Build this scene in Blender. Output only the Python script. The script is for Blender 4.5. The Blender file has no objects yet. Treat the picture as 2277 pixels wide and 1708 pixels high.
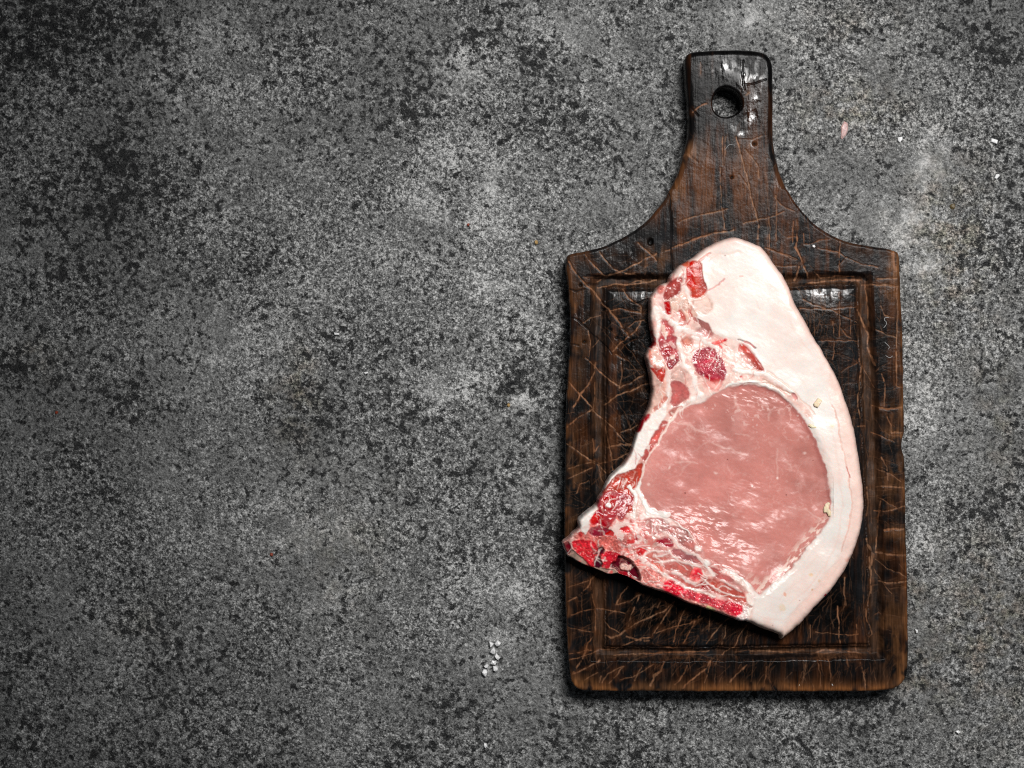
import bpy, bmesh, math, random
import numpy as np
from mathutils import Vector

sc = bpy.context.scene
COL = sc.collection
R = math.radians

# ------------------------------------------------------------------ camera
CAM_H = 1.30            # camera height above the stone (m)
S = 0.00026             # metres per photograph pixel on the stone
CX, CY = 1138.5, 854.0
cam_d = bpy.data.cameras.new('camera')
cam = bpy.data.objects.new('camera', cam_d)
COL.objects.link(cam)
cam.location = (0, 0, CAM_H)
cam_d.sensor_width = 36.0
cam_d.lens = 36.0 * CAM_H / (2277 * S)
cam_d.clip_start = 0.05
cam_d.clip_end = 50
sc.camera = cam

# ------------------------------------------------------------------ world and lamps
w = bpy.data.worlds.new('World')
sc.world = w
w.use_nodes = True
w.node_tree.nodes['Background'].inputs[0].default_value = (0.80, 0.90, 1.0, 1)
w.node_tree.nodes['Background'].inputs[1].default_value = 0.05

def area(name, loc, aim, sx, sy, power, color, spread):
    d = bpy.data.lights.new(name, 'AREA')
    d.shape = 'RECTANGLE'
    d.size, d.size_y = sx, sy
    d.energy = power
    d.color = color
    d.spread = R(spread)
    o = bpy.data.objects.new(name, d)
    COL.objects.link(o)
    o.location = loc
    o.rotation_euler = (Vector(aim) - Vector(loc)).to_track_quat('-Z', 'Y').to_euler()
    return o

area('key_softbox', (0.33, 0.42, 1.12), (0.125, 0.005, 0), 0.46, 0.36, 1.76, (1.0, 0.985, 0.965), 51)

sc.view_settings.view_transform = 'Standard'
sc.view_settings.look = 'None'
sc.view_settings.exposure = 0.0
sc.view_settings.gamma = 1.0
sc.view_settings.use_curve_mapping = False
sc.cycles.max_bounces = 6
sc.cycles.use_denoising = False
sc.cycles.filter_width = 1.15

# ------------------------------------------------------------------ helpers
def P(px, py, z=0.0):
    """photograph pixel -> point of the place at height z"""
    k = S * (CAM_H - z) / CAM_H
    return ((px - CX) * k, -(py - CY) * k, z)

ORG = {  # tracing frames: origin and scale in photograph pixels
 'A': (1400, 500, .25316), 'B': (1400, 820, .25316), 'C': (1230, 1060, .25316), 'D': (1500, 1160, .25316),
 'E': (1240, 1100, .1326), 'F': (1420, 560, .1326), 'G': (1420, 740, .1326), 'H': (1400, 1140, .15669),
 'I': (1330, 900, .14472), 'J': (1560, 740, .14465), 'K': (1240, 780, .20503), 'L': (1240, 1240, .19892),
 'M': (1640, 1240, .19293), 'N': (1820, 780, .20503), 'O': (1820, 1080, .19281), 'P': (1240, 540, .1567),
 'Q': (1660, 520, .17179), 'R': (1480, 280, .19289), 'S': (1480, 80, .18083), 'T': (1000, 1360, .09042),
 'U': (1840, 240, .19756), 'V': (0, 0, 1.0)}

def Z(key, *pts):
    x0, y0, k = ORG[key]
    return [(x0 + a * k, y0 + b * k) for a, b in pts]

def _hash(ix, iy, seed):
    h = (ix.astype(np.int64) * 374761393 + iy.astype(np.int64) * 668265263 + seed * 1442695041) & 0xFFFFFFFF
    h = ((h ^ (h >> 13)) * 1274126177) & 0xFFFFFFFF
    h = (h ^ (h >> 16)) & 0xFFFFFF
    return h.astype(np.float32) / float(0xFFFFFF)

def vnoise(x, y, seed=0):
    fx, fy = np.floor(x), np.floor(y)
    u, v = (x - fx).astype(np.float32), (y - fy).astype(np.float32)
    u = u * u * u * (u * (u * 6 - 15) + 10)
    v = v * v * v * (v * (v * 6 - 15) + 10)
    ix, iy = fx.astype(np.int64), fy.astype(np.int64)
    a, b = _hash(ix, iy, seed), _hash(ix + 1, iy, seed)
    c, d = _hash(ix, iy + 1, seed), _hash(ix + 1, iy + 1, seed)
    return (a + (b - a) * u) * (1 - v) + (c + (d - c) * u) * v

def fbm(x, y, scale, octs=4, seed=0, gain=0.5):
    """0..1, mean about .5; scale = size of the largest feature"""
    t, amp, tot, f = 0, 1.0, 0.0, 1.0 / scale
    for o in range(octs):
        ca, sa = math.cos(o * 1.1 + .3), math.sin(o * 1.1 + .3)
        t = t + amp * vnoise((x * ca - y * sa) * f + 31.7 * o, (x * sa + y * ca) * f - 17.3 * o, seed + 7 * o)
        tot += amp
        amp *= gain
        f *= 2.03
    return t / tot

def sst(e0, e1, x):
    t = np.clip((x - e0) / (e1 - e0), 0, 1)
    return t * t * (3 - 2 * t)

def smooth_poly(pts, n=1, closed=True):
    """Chaikin corner cutting, kept light so the outline stays where it was traced"""
    for _ in range(n):
        out = []
        m = len(pts)
        rng = range(m) if closed else range(m - 1)
        if not closed:
            out.append(pts[0])
        for i in rng:
            (ax, ay), (bx, by) = pts[i], pts[(i + 1) % m]
            out.append((ax * .8 + bx * .2, ay * .8 + by * .2))
            out.append((ax * .2 + bx * .8, ay * .2 + by * .8))
        if not closed:
            out.append(pts[-1])
        pts = out
    return pts

def seg_dist(X, Y, pts, closed):
    D = np.full(X.shape, 1e9, np.float32)
    ins = np.zeros(X.shape, bool) if closed else None
    n = len(pts)
    for i in range(n if closed else n - 1):
        ax, ay = pts[i]
        bx, by = pts[(i + 1) % n]
        dx, dy = bx - ax, by - ay
        L = dx * dx + dy * dy + 1e-9
        t = np.clip(((X - ax) * dx + (Y - ay) * dy) / L, 0, 1)
        ex, ey = X - (ax + t * dx), Y - (ay + t * dy)
        np.minimum(D, ex * ex + ey * ey, out=D)
        if closed and ay != by:
            c = ((ay > Y) != (by > Y)) & (X < (bx - ax) * (Y - ay) / (by - ay) + ax)
            ins ^= c
    D = np.sqrt(D)
    return np.where(ins, D, -D) if closed else D

class Canvas:
    """a fine grid of surface points in photograph pixels with colour, height and gloss"""
    def __init__(s, x0, x1, y0, y1, step, warp=2.0, seed=1):
        s.x0, s.y0, s.step = x0, y0, step
        xs = np.arange(x0, x1, step, dtype=np.float32)
        ys = np.arange(y0, y1, step, dtype=np.float32)
        s.X, s.Y = np.meshgrid(xs, ys)
        s.col = np.zeros(s.X.shape + (3,), np.float32)
        s.h = np.zeros(s.X.shape, np.float32)
        s.r = np.full(s.X.shape, .5, np.float32)
        s.relief = 1.0
        s.s = np.full(s.X.shape, .065, np.float32)
        s.n4 = fbm(s.X, s.Y, 5, 2, seed + 11)
        s.n12 = fbm(s.X, s.Y, 14, 3, seed + 23)
        s.n40 = fbm(s.X, s.Y, 44, 3, seed + 37)
        s.WX = s.X + (fbm(s.X, s.Y, 16, 3, seed + 51) - .5) * 4 * warp
        s.WY = s.Y + (fbm(s.X, s.Y, 16, 3, seed + 63) - .5) * 4 * warp
    def box(s, pts, m):
        a = np.array(pts)
        i0 = max(0, int((a[:, 0].min() - m - s.x0) / s.step)); i1 = int((a[:, 0].max() + m - s.x0) / s.step) + 2
        j0 = max(0, int((a[:, 1].min() - m - s.y0) / s.step)); j1 = int((a[:, 1].max() + m - s.y0) / s.step) + 2
        return slice(j0, max(j0, j1)), slice(i0, max(i0, i1))
    def blend(s, sl, k, color, dh=0, rough=None):
        c = np.asarray(color, np.float32)
        s.col[sl] += (c - s.col[sl]) * k[..., None]
        if dh:
            s.h[sl] += dh * k * s.relief
        if rough is not None:
            s.r[sl] += (rough - s.r[sl]) * k
    def fill(s, pts, color, soft=2.5, alpha=1.0, vary=.18, dh=0, rough=None, grow=0):
        pts = smooth_poly(pts, 1)
        sl = s.box(pts, soft + 10)
        if s.X[sl].size == 0:
            return
        d = seg_dist(s.WX[sl], s.WY[sl], pts, True) + grow
        sv = soft * (.35 + 2.6 * np.clip(s.n40[sl] - .25, 0, .6)) if soft > 1.7 else soft
        k = sst(-sv, sv, d) * alpha
        c = np.asarray(color, np.float32) * (1 + vary * 2 * (s.n12[sl] + s.n40[sl] - 1))[..., None]
        s.blend(sl, k, np.clip(c, 0, .95), dh, rough)
    def stroke(s, pts, wd, color, soft=1.6, alpha=1.0, rag=.5, dh=0, rough=None, taper=False):
        sl = s.box(pts, wd + soft + 8)
        if s.X[sl].size == 0:
            return
        d = seg_dist(s.WX[sl], s.WY[sl], pts, False)
        wv = wd * .5 * (1 + rag * 2.4 * (s.n12[sl] - .5))
        k = 1 - sst(wv - soft * .5, wv + soft, d)
        k *= alpha * np.clip(1 - rag * .9 + rag * 1.8 * s.n40[sl], 0, 1)
        s.blend(sl, k, color, dh, rough)
    def dot(s, x, y, r, color, **kw):
        s.fill([(x + r * math.cos(a), y + r * math.sin(a)) for a in np.linspace(0, 6.283, 9)[:-1]], color, **kw)

def make_mat(name):
    m = bpy.data.materials.new(name)
    m.use_nodes = True
    nt = m.node_tree
    return m, nt, nt.nodes['Principled BSDF']

def node(nt, t, **kw):
    n = nt.nodes.new(t)
    for k, v in kw.items():
        setattr(n, k, v)
    return n

def tag(o, label, cat, group=None):
    o['label'] = label
    o['category'] = cat
    if group:
        o['group'] = group
    return o

def empty(name, loc):
    o = bpy.data.objects.new(name, None)
    o.empty_display_size = .02
    COL.objects.link(o)
    o.location = loc
    return o

def mesh_from_arrays(name, co, faces, mat, parent=None, col=None, nor=None, spec=None):
    me = bpy.data.meshes.new(name)
    me.vertices.add(len(co))
    me.vertices.foreach_set('co', co.astype(np.float32).ravel())
    nf = len(faces)
    me.loops.add(nf * 4)
    me.loops.foreach_set('vertex_index', faces.astype(np.int32).ravel())
    me.polygons.add(nf)
    me.polygons.foreach_set('loop_start', (np.arange(nf) * 4).astype(np.int32))
    me.polygons.foreach_set('loop_total', np.full(nf, 4, np.int32))
    me.polygons.foreach_set('use_smooth', np.ones(nf, bool))
    me.update(calc_edges=True)
    if col is not None:
        at = me.color_attributes.new('Col', 'FLOAT_COLOR', 'POINT')
        at.data.foreach_set('color', col.astype(np.float32).ravel())
    if spec is not None:
        me.attributes.new('Spec', 'FLOAT', 'POINT').data.foreach_set('value', spec.astype(np.float32))
    if nor is not None:
        me.normals_split_custom_set_from_vertices(nor.astype(np.float32).tolist())
    me.materials.append(mat)
    o = bpy.data.objects.new(name, me)
    COL.objects.link(o)
    if parent:
        o.parent = parent
    return o

def build_relief(cv, sd, zmap, base, root, parts, part_id, mat, plane_z, skirt_to=None):
    """grid points inside sd>0 become real relief; rim points are pulled onto the outline.
    parts: names by id; part_id: id for every grid point"""
    Hh, Ww = cv.X.shape
    gy, gx = np.gradient(sd, cv.step)
    ln = np.sqrt(gx * gx + gy * gy) + 1e-6
    inside = sd > 0
    q = inside[:-1, :-1].astype(int) + inside[1:, :-1] + inside[:-1, 1:] + inside[1:, 1:]
    fm = q >= 1
    out = ~inside
    X = np.where(out, cv.X - sd * gx / ln, cv.X)
    Y = np.where(out, cv.Y - sd * gy / ln, cv.Y)
    k = S * (CAM_H - plane_z) / CAM_H
    wx, wy = (X - CX) * k, -(Y - CY) * k
    wz = zmap
    used = np.zeros((Hh, Ww), bool)
    used[:-1, :-1] |= fm; used[1:, :-1] |= fm; used[:-1, 1:] |= fm; used[1:, 1:] |= fm
    idx = np.full((Hh, Ww), -1, np.int64)
    idx[used] = np.arange(used.sum())
    co = np.stack([wx[used], wy[used], wz[used]], 1)
    col = np.concatenate([cv.col[used], cv.r[used][:, None], cv.s[used][:, None]], 1)
    j, i = np.nonzero(fm)
    F = np.stack([idx[j, i], idx[j + 1, i], idx[j + 1, i + 1], idx[j, i + 1]], 1)   # y grows down: counter-clockwise from above
    fid = part_id[j, i]
    if skirt_to is not None:
        e = np.concatenate([F[:, [0, 1]], F[:, [1, 2]], F[:, [2, 3]], F[:, [3, 0]]])
        ef = np.concatenate([fid] * 4)
        key = np.minimum(e[:, 0], e[:, 1]) * (len(co) + 1) + np.maximum(e[:, 0], e[:, 1])
        u, first, cnt = np.unique(key, return_index=True, return_counts=True)
        b = first[cnt == 1]
        be, bf = e[b], ef[b]
        rim = np.unique(be)
        n0 = len(co)
        lower = co[rim].copy(); lower[:, 2] = skirt_to
        mp = np.full(n0, -1); mp[rim] = n0 + np.arange(len(rim))
        co = np.concatenate([co, lower]); col = np.concatenate([col, col[rim]])
        F = np.concatenate([F, np.stack([be[:, 1], be[:, 0], mp[be[:, 0]], mp[be[:, 1]]], 1)])
        fid = np.concatenate([fid, bf])
    # shared vertex normals so the parts meet without seams
    a, b_, c_, d_ = co[F[:, 0]], co[F[:, 1]], co[F[:, 2]], co[F[:, 3]]
    fn = np.cross(c_ - a, d_ - b_)
    N = np.zeros_like(co)
    for q_ in range(4):
        for ax in range(3):
            N[:, ax] += np.bincount(F[:, q_], weights=fn[:, ax], minlength=len(co))
    N /= (np.linalg.norm(N, axis=1, keepdims=True) + 1e-12)
    co = co - np.array(root.location)[None, :]
    objs = {}
    for pid, nm in parts.items():
        f = F[fid == pid]
        if len(f) == 0:
            continue
        u, inv = np.unique(f, return_inverse=True)
        objs[pid] = mesh_from_arrays(nm, co[u], inv.reshape(-1, 4), mat, root, col[u][:, :4], N[u], col[u][:, 4])
    return objs

# ------------------------------------------------------------------ stone surface
def stone_surface():
    m, nt, b = make_mat('weathered_stone')
    L = nt.links.new
    tc = node(nt, 'ShaderNodeTexCoord')
    tilt = node(nt, 'ShaderNodeMapping')
    tilt.inputs['Rotation'].default_value = (.61, .43, .37)
    tilt.inputs['Location'].default_value = (3.17, 1.71, .77)
    L(tc.outputs['Object'], tilt.inputs[0])
    V = tilt.outputs[0]
    at = node(nt, 'ShaderNodeAttribute', attribute_name='Col')
    sep = node(nt, 'ShaderNodeSeparateColor')
    L(at.outputs['Color'], sep.inputs[0])
    light, dark, olive = sep.outputs
    light0, dark0 = light, dark
    def noise(scale, detail=3, rough=.55, dist=0.0):
        n = node(nt, 'ShaderNodeTexNoise')
        n.inputs['Scale'].default_value = scale
        n.inputs['Detail'].default_value = detail
        n.inputs['Roughness'].default_value = rough
        n.inputs['Distortion'].default_value = dist
        L(V, n.inputs['Vector'])
        return n.outputs['Fac']
    def math_(op, a, b_=None, clamp=False):
        n = node(nt, 'ShaderNodeMath', operation=op, use_clamp=clamp)
        for i, x in enumerate((a, b_)):
            if x is None:
                continue
            if isinstance(x, (int, float)):
                n.inputs[i].default_value = x
            else:
                L(x, n.inputs[i])
        return n.outputs[0]
    def rng(x, a, b_, c=0., d=1., interp='SMOOTHSTEP'):
        n = node(nt, 'ShaderNodeMapRange', interpolation_type=interp)
        L(x, n.inputs['Value'])
        for k, v in (('From Min', a), ('From Max', b_), ('To Min', c), ('To Max', d)):
            if isinstance(v, (int, float)):
                n.inputs[k].default_value = v
            else:
                L(v, n.inputs[k])
        return n.outputs[0]
    def mix(f, a, b_):
        n = node(nt, 'ShaderNodeMix', data_type='RGBA')
        for s_, x in ((0, f), (6, a), (7, b_)):
            if isinstance(x, tuple):
                n.inputs[s_].default_value = x + (1,)
            elif isinstance(x, (int, float)):
                n.inputs[s_].default_value = x
            else:
                L(x, n.inputs[s_])
        return n.outputs[2]
    light = math_('MULTIPLY', light0, rng(noise(75, 6, .75), .34, .62, .15, 1.25))
    dark = math_('MULTIPLY', dark0, rng(noise(60, 6, .75), .32, .60, .2, 1.2))
    big = noise(9, 5, .62)
    mid = noise(55, 5, .65)
    speck = noise(230, 5, .68)
    speck2 = noise(480, 4, .65)
    grain = noise(430, 5, .72)
    fine = noise(1050, 3, .7)
    vor = node(nt, 'ShaderNodeTexVoronoi', feature='F1')
    vor.inputs['Scale'].default_value = 270
    vor.inputs['Randomness'].default_value = 1
    L(V, vor.inputs['Vector'])
    # density of the dark pits changes over the slab
    dens = math_('ADD', math_('MULTIPLY', math_('SUBTRACT', big, .5), .36), math_('MULTIPLY', math_('SUBTRACT', mid, .5), .34))
    dens = math_('ADD', dens, math_('MULTIPLY', dark, .15))
    dens = math_('SUBTRACT', dens, math_('MULTIPLY', light, .13))
    pits = rng(math_('ADD', speck, dens), .53, .63)
    pits2 = math_('MULTIPLY', rng(math_('ADD', speck2, math_('MULTIPLY', dens, .8)), .53, .66), .85)
    rad = rng(vor.outputs['Color'], .35, 1.0, .0, .36, 'LINEAR')
    holes = math_('MULTIPLY', rng(math_('SUBTRACT', rad, vor.outputs['Distance']), -.03, .07), rng(math_('ADD', noise(38, 2), dens), .40, .60))
    pit = math_('MAXIMUM', math_('MAXIMUM', pits, pits2), math_('MULTIPLY', holes, .95), True)
    # base greys with a hard fine grain
    gk = math_('ADD', math_('MULTIPLY', math_('SUBTRACT', grain, .5), 2.6), math_('MULTIPLY', math_('SUBTRACT', fine, .5), 2.2))
    amp = rng(noise(17, 3, .6), .35, .65, .62, 1.25)
    amp = math_('MULTIPLY', amp, rng(light, .2, .9, 1., .45))
    gk = math_('MULTIPLY', gk, amp)
    gk = math_('ADD', gk, math_('MULTIPLY', math_('SUBTRACT', mid, .5), 1.0))
    gk = math_('ADD', gk, math_('MULTIPLY', light, .52))
    cr = node(nt, 'ShaderNodeValToRGB')
    L(math_('ADD', gk, .5), cr.inputs[0])
    el = cr.color_ramp.elements
    el[0].position = .02; el[0].color = (.040, .041, .042, 1)
    el[1].position = 1.0; el[1].color = (.66, .66, .65, 1)
    for p_, c_ in ((.30, .125), (.52, .215), (.74, .34)):
        e_ = el.new(p_); e_.color = (c_, c_ * 1.008, c_ * .995, 1)
    g = cr.outputs[0]
    tint = mix(rng(noise(150, 2), .35, .65), (.74, .70, .42), (.80, .56, .36))
    mo = node(nt, 'ShaderNodeMix', data_type='RGBA', blend_type='MULTIPLY')
    L(math_('MULTIPLY', math_('MULTIPLY', olive, rng(noise(70, 5, .7), .40, .64)), .8), mo.inputs[0])
    L(g, mo.inputs[6]); L(tint, mo.inputs[7])
    g = mo.outputs[2]
    g = mix(math_('MULTIPLY', pit, .97), g, mix(rng(fine, .4, .65), (.009, .0093, .0098), (.030, .0305, .031)))
    g = mix(math_('MULTIPLY', rng(math_('ADD', noise(140, 5, .7), math_('MULTIPLY', dark, .5)), .80, 1.02), .9), g, (.012, .0123, .0135))
    L(g, b.inputs['Base Color'])
    L(rng(grain, .35, .65, .24, .50), b.inputs['Roughness'])
    b.inputs['Specular IOR Level'].default_value = .30
    hgt = math_('SUBTRACT', math_('ADD', math_('MULTIPLY', noise(300, 5, .68), 1.0), math_('MULTIPLY', noise(900, 2, .6), .40)), math_('MULTIPLY', pit, .16))
    bp = node(nt, 'ShaderNodeBump')
    bp.inputs['Strength'].default_value = 1.0
    bp.inputs['Distance'].default_value = .0024
    L(hgt, bp.inputs['Height'])
    L(bp.outputs[0], b.inputs['Normal'])

    cv = Canvas(-560, 2840, -480, 2190, 6.0, warp=7, seed=91)
    X, Y = cv.X, cv.Y
    wx = X + (fbm(X, Y, 60, 4, 5) - .5) * 70
    wy = Y + (fbm(X, Y, 60, 4, 9) - .5) * 70
    def blob(lst):
        t = np.zeros(X.shape, np.float32)
        for x, y, rx, ry, a in lst:
            d = ((wx - x) / rx) ** 2 + ((wy - y) / ry) ** 2
            t = np.maximum(t, a * np.exp(-d * 1.1))
        return t
    lightm = blob([(1085, 420, 34, 70, .9), (1080, 500, 50, 60, .55), (1030, 165, 75, 70, .75), (1090, 620, 55, 60, .55), (950, 450, 70, 60, .45),
        (1010, 330, 80, 60, .5), (1000, 855, 90, 45, .6), (1150, 900, 30, 18, .9), (2065, 380, 45, 95, .8), (2035, 500, 70, 60, .7), (1735, 290, 22, 34, .9), (1690, 40, 110, 30, .65),
        (1960, 80, 90, 60, .35), (2045, 590, 40, 60, .6), (2055, 1205, 26, 30, .8), (600, 1310, 30, 30, .4), (740, 1350, 60, 35, .45),
        (450, 160, 120, 130, .35), (560, 760, 150, 80, .3), (60, 560, 90, 60, .3), (640, 1180, 170, 60, .3), (1090, 1440, 60, 60, .35),
        (1110, 1300, 130, 60, .35), (1190, 720, 60, 50, .3), (2050, 860, 40, 80, .4), (1230, 60, 90, 50, .4)])
    darkm = blob([(1152, 856, 40, 42, 1.0), (1095, 850, 14, 14, .9), (70, 90, 150, 100, .8), (230, 60, 120, 60, .5), (250, 380, 130, 120, .6), (130, 470, 90, 50, .5),
        (560, 570, 80, 80, .5), (300, 880, 70, 55, .45), (20, 830, 110, 60, .5), (1235, 1190, 46, 40, .8), (1195, 1160, 30, 24, .7), (2210, 120, 100, 90, .6),
        (880, 280, 120, 80, .35), (800, 430, 100, 70, .35), (250, 1130, 90, 120, .35), (920, 1650, 34, 24, .7), (440, 370, 30, 22, .7), (820, 760, 50, 20, .3), (2000, 1050, 60, 90, .35),
        (2180, 1130, 60, 40, .5), (680, 960, 90, 70, .35), (1060, 1060, 60, 50, .35), (2150, 1400, 50, 50, .3), (1110, 1460, 22, 16, .7), (1070, 1400, 16, 18, .7), (600, 1700, 300, 60, .3), (40, 1500, 120, 180, .3)])
    olivem = blob([(665, 890, 45, 110, .8), (2120, 560, 110, 200, .75), (2200, 1400, 120, 240, .8), (1900, 240, 130, 70, .7), (2060, 1500, 110, 80, .7), (90, 800, 60, 40, .4),
        (2220, 900, 60, 200, .5), (2050, 1330, 40, 60, .6), (760, 1230, 120, 160, .3), (330, 1400, 60, 60, .3), (1900, 60, 120, 50, .4)])
    out = sst(0, 260, np.maximum(np.maximum(-X, X - 2277), np.maximum(-Y, Y - 1708)))
    rnd = fbm(X, Y, 260, 3, 77)
    lightm = np.maximum(lightm, out * sst(.55, .8, rnd) * .6)
    darkm = np.maximum(darkm, out * sst(.55, .8, 1 - rnd) * .6)
    col = np.stack([lightm, darkm, olivem, np.ones_like(X)], -1).reshape(-1, 4)
    Hh, Ww = X.shape
    co = np.stack([(X - CX) * S, -(Y - CY) * S, np.zeros_like(X)], -1).reshape(-1, 3)
    ii = np.arange(Hh * Ww).reshape(Hh, Ww)
    F = np.stack([ii[:-1, :-1], ii[1:, :-1], ii[1:, 1:], ii[:-1, 1:]], -1).reshape(-1, 4)
    o = mesh_from_arrays('table_surface', co, F, m, None, col)
    o['kind'] = 'structure'
stone_surface()

# ------------------------------------------------------------------ cutting board
BT = 0.022        # board thickness
random.seed(5)
board_outline = [(1530.6, 306), (1532.5, 261), (1529, 215), (1525, 170), (1523.4, 132), (1528, 120), (1541.5, 114), (1588.5, 110.7), (1643, 110), (1688, 113), (1704, 118.5),
    (1714, 130.6), (1718.7, 147), (1720, 206), (1718.7, 261), (1720, 315), (1726, 352), (1734, 383), (1748, 416), (1768, 451), (1788, 475), (1812, 499), (1842, 519), (1872, 534),
    (1903, 541.5), (1953, 550), (1987, 556.5), (1998, 562), (2001, 576), (2002, 630), (2007, 724), (2009, 840), (2011, 930), (2012, 962), (2006, 978), (2006, 1000), (2012, 1020), (2014, 1090),
    (2015, 1180), (2018, 1286), (2019.5, 1388), (2020.5, 1484), (2016, 1507), (2003, 1524), (1982, 1534), (1950, 1537.5), (1829, 1538), (1652, 1538), (1500, 1538), (1360, 1537.5), (1300, 1536), (1284, 1532), (1273, 1521),
    (1268, 1500), (1264, 1460), (1260, 1398), (1257, 1300), (1256, 1200), (1256, 1100), (1257, 1000), (1259.5, 900), (1264, 830), (1268, 760), (1269, 700), (1265, 640), (1258, 585), (1260, 568), (1275, 563),
    (1306, 558), (1344, 548), (1382, 530), (1420, 507.6), (1450, 480), (1478, 444), (1496, 411), (1511, 378.5), (1521, 338)]

def cutting_board():
    m, nt, b = make_mat('charred_oiled_wood')
    L = nt.links.new
    at = node(nt, 'ShaderNodeAttribute', attribute_name='Col')
    tc = node(nt, 'ShaderNodeTexCoord')
    mp = node(nt, 'ShaderNodeMapping')
    mp.inputs['Scale'].default_value = (1, .09, .35)
    L(tc.outputs['Object'], mp.inputs[0])
    tl = node(nt, 'ShaderNodeMapping')
    tl.inputs['Rotation'].default_value = (.61, .43, .37)
    L(tc.outputs['Object'], tl.inputs[0])
    gr = node(nt, 'ShaderNodeTexNoise')
    gr.inputs['Scale'].default_value = 900
    gr.inputs['Detail'].default_value = 3
    L(mp.outputs[0], gr.inputs['Vector'])
    n2 = node(nt, 'ShaderNodeTexNoise')
    n2.inputs['Scale'].default_value = 700
    n2.inputs['Detail'].default_value = 3
    L(tl.outputs[0], n2.inputs['Vector'])
    rm = node(nt, 'ShaderNodeMapRange')
    rm.inputs['From Min'].default_value = .3; rm.inputs['From Max'].default_value = .7
    rm.inputs['To Min'].default_value = .45; rm.inputs['To Max'].default_value = 1.55
    L(gr.outputs['Fac'], rm.inputs['Value'])
    mx = node(nt, 'ShaderNodeMix', data_type='RGBA', blend_type='MULTIPLY')
    mx.inputs[0].default_value = 1
    L(at.outputs['Color'], mx.inputs[6]); L(rm.outputs[0], mx.inputs[7])
    L(mx.outputs[2], b.inputs['Base Color'])
    L(at.outputs['Alpha'], b.inputs['Roughness'])
    ad = node(nt, 'ShaderNodeMath', operation='ADD')
    L(gr.outputs['Fac'], ad.inputs[0]); L(n2.outputs['Fac'], ad.inputs[1])
    bp = node(nt, 'ShaderNodeBump')
    bp.inputs['Strength'].default_value = .22
    bp.inputs['Distance'].default_value = .0005
    L(ad.outputs[0], bp.inputs['Height'])
    L(bp.outputs[0], b.inputs['Normal'])
    sp_ = node(nt, 'ShaderNodeAttribute', attribute_name='Spec')
    L(sp_.outputs['Fac'], b.inputs['Specular IOR Level'])

    cv = Canvas(1246, 2030, 102, 1547, 1.4, warp=1.3, seed=3)
    X, Y = cv.X, cv.Y
    rag = (fbm(X, Y, 22, 3, 71) - .5) * 2.2
    sd_out = seg_dist(X, Y, smooth_poly(board_outline, 1), True) + rag
    hx, hy, hr = 1616.5, 227.5, 33.0
    ang = np.arctan2(Y - hy, X - hx)
    dh_ = np.hypot(X - hx, Y - hy)
    sd_hole = dh_ - hr - 1.2 * np.sin(3 * ang + 1)
    sd = np.minimum(sd_out, sd_hole)

    # ---- base colour: char with brown showing through, grain runs along the board
    grain = fbm(X, Y * .05, 7, 4, 201)
    grain2 = fbm(X, Y * .12, 26, 4, 211)
    patch = fbm(X, Y, 120, 4, 221)
    brown = np.clip((grain2 - .60) * 2.8 + (grain - .5) * 1.8 + (patch - .5) * 2.4 + .25 * sst(640, 420, Y), 0, 1)
    char = np.array([.0075, .0070, .0072], np.float32)
    brn = np.array([.058, .0205, .0085], np.float32)
    cv.col[:] = char + (brn - char) * brown[..., None]
    neck = sst(260, 330, Y) * (1 - sst(430, 520, Y))
    nb = neck * sst(.38, .62, fbm(X, Y * .15, 40, 3, 231)) * .8
    cv.col += (np.array([.092, .034, .013], np.float32) - cv.col) * nb[..., None]
    blue = sst(.52, .7, fbm(X, Y, 60, 4, 241)) * sst(300, 500, Y) * .55
    cv.col += (np.array([.010, .0112, .0130], np.float32) - cv.col) * blue[..., None]
    cv.r[:] = .20 + .14 * fbm(X, Y, 30, 3, 251)
    # ---- worn brown along the outer frame edges
    edge_w = np.exp(-np.maximum(sd_out, 0) / 16) * sst(.42, .66, fbm(X, Y, 46, 3, 261))
    low = sst(1480, 1530, Y) * .9 + .45
    k = np.clip(edge_w * low * sst(480, 620, Y), 0, .85)
    cv.col += (np.array([.20, .075, .024], np.float32) - cv.col) * k[..., None]
    for px, py, rx, ry, a in [(1290, 1520, 34, 18, .9), (2004, 1500, 14, 36, .8), (1990, 590, 12, 34, .8), (1990, 650, 30, 20, .5), (1985, 1440, 34, 60, .55), (1985, 1370, 34, 50, .45),
            (1985, 910, 30, 20, .8), (1985, 965, 26, 20, .7), (1985, 1060, 36, 50, .55), (1985, 1185, 30, 14, .7), (1985, 1235, 30, 12, .5), (1985, 1130, 30, 10, .5), (1290, 1000, 22, 30, .5), (1278, 1090, 14, 80, .6),
            (1290, 690, 16, 36, .55), (1295, 770, 16, 30, .4), (1285, 830, 14, 40, .35), (1530, 345, 22, 30, .55), (1505, 420, 26, 36, .4), (1320, 650, 22, 14, .4), (1460, 575, 28, 26, .45),
            (1400, 1530, 100, 14, .5), (1560, 1528, 120, 12, .5), (1700, 1528, 90, 12, .4), (1480, 1290, 10, 10, .1)]:
        d = ((cv.WX - px) / rx) ** 2 + ((cv.WY - py) / ry) ** 2
        kk = a * np.exp(-d) * sst(.34, .60, fbm(X, Y * .5, 18, 3, 271))
        cv.col += (np.array([.20, .085, .032], np.float32) - cv.col) * np.clip(kk, 0, 1)[..., None]

    # ---- relief: juice groove round a softly pillowed panel
    outer = smooth_poly([(1316, 612), (1640, 613), (1936, 609), (1951, 900), (1963, 1250), (1965, 1463), (1640, 1467), (1316, 1467)], 0)
    inner = smooth_poly([(1347, 640), (1640, 640), (1907, 634), (1916, 900), (1930, 1250), (1934, 1435), (1640, 1440), (1347, 1441)], 0)
    so = seg_dist(cv.WX, cv.WY, outer, True)
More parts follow.
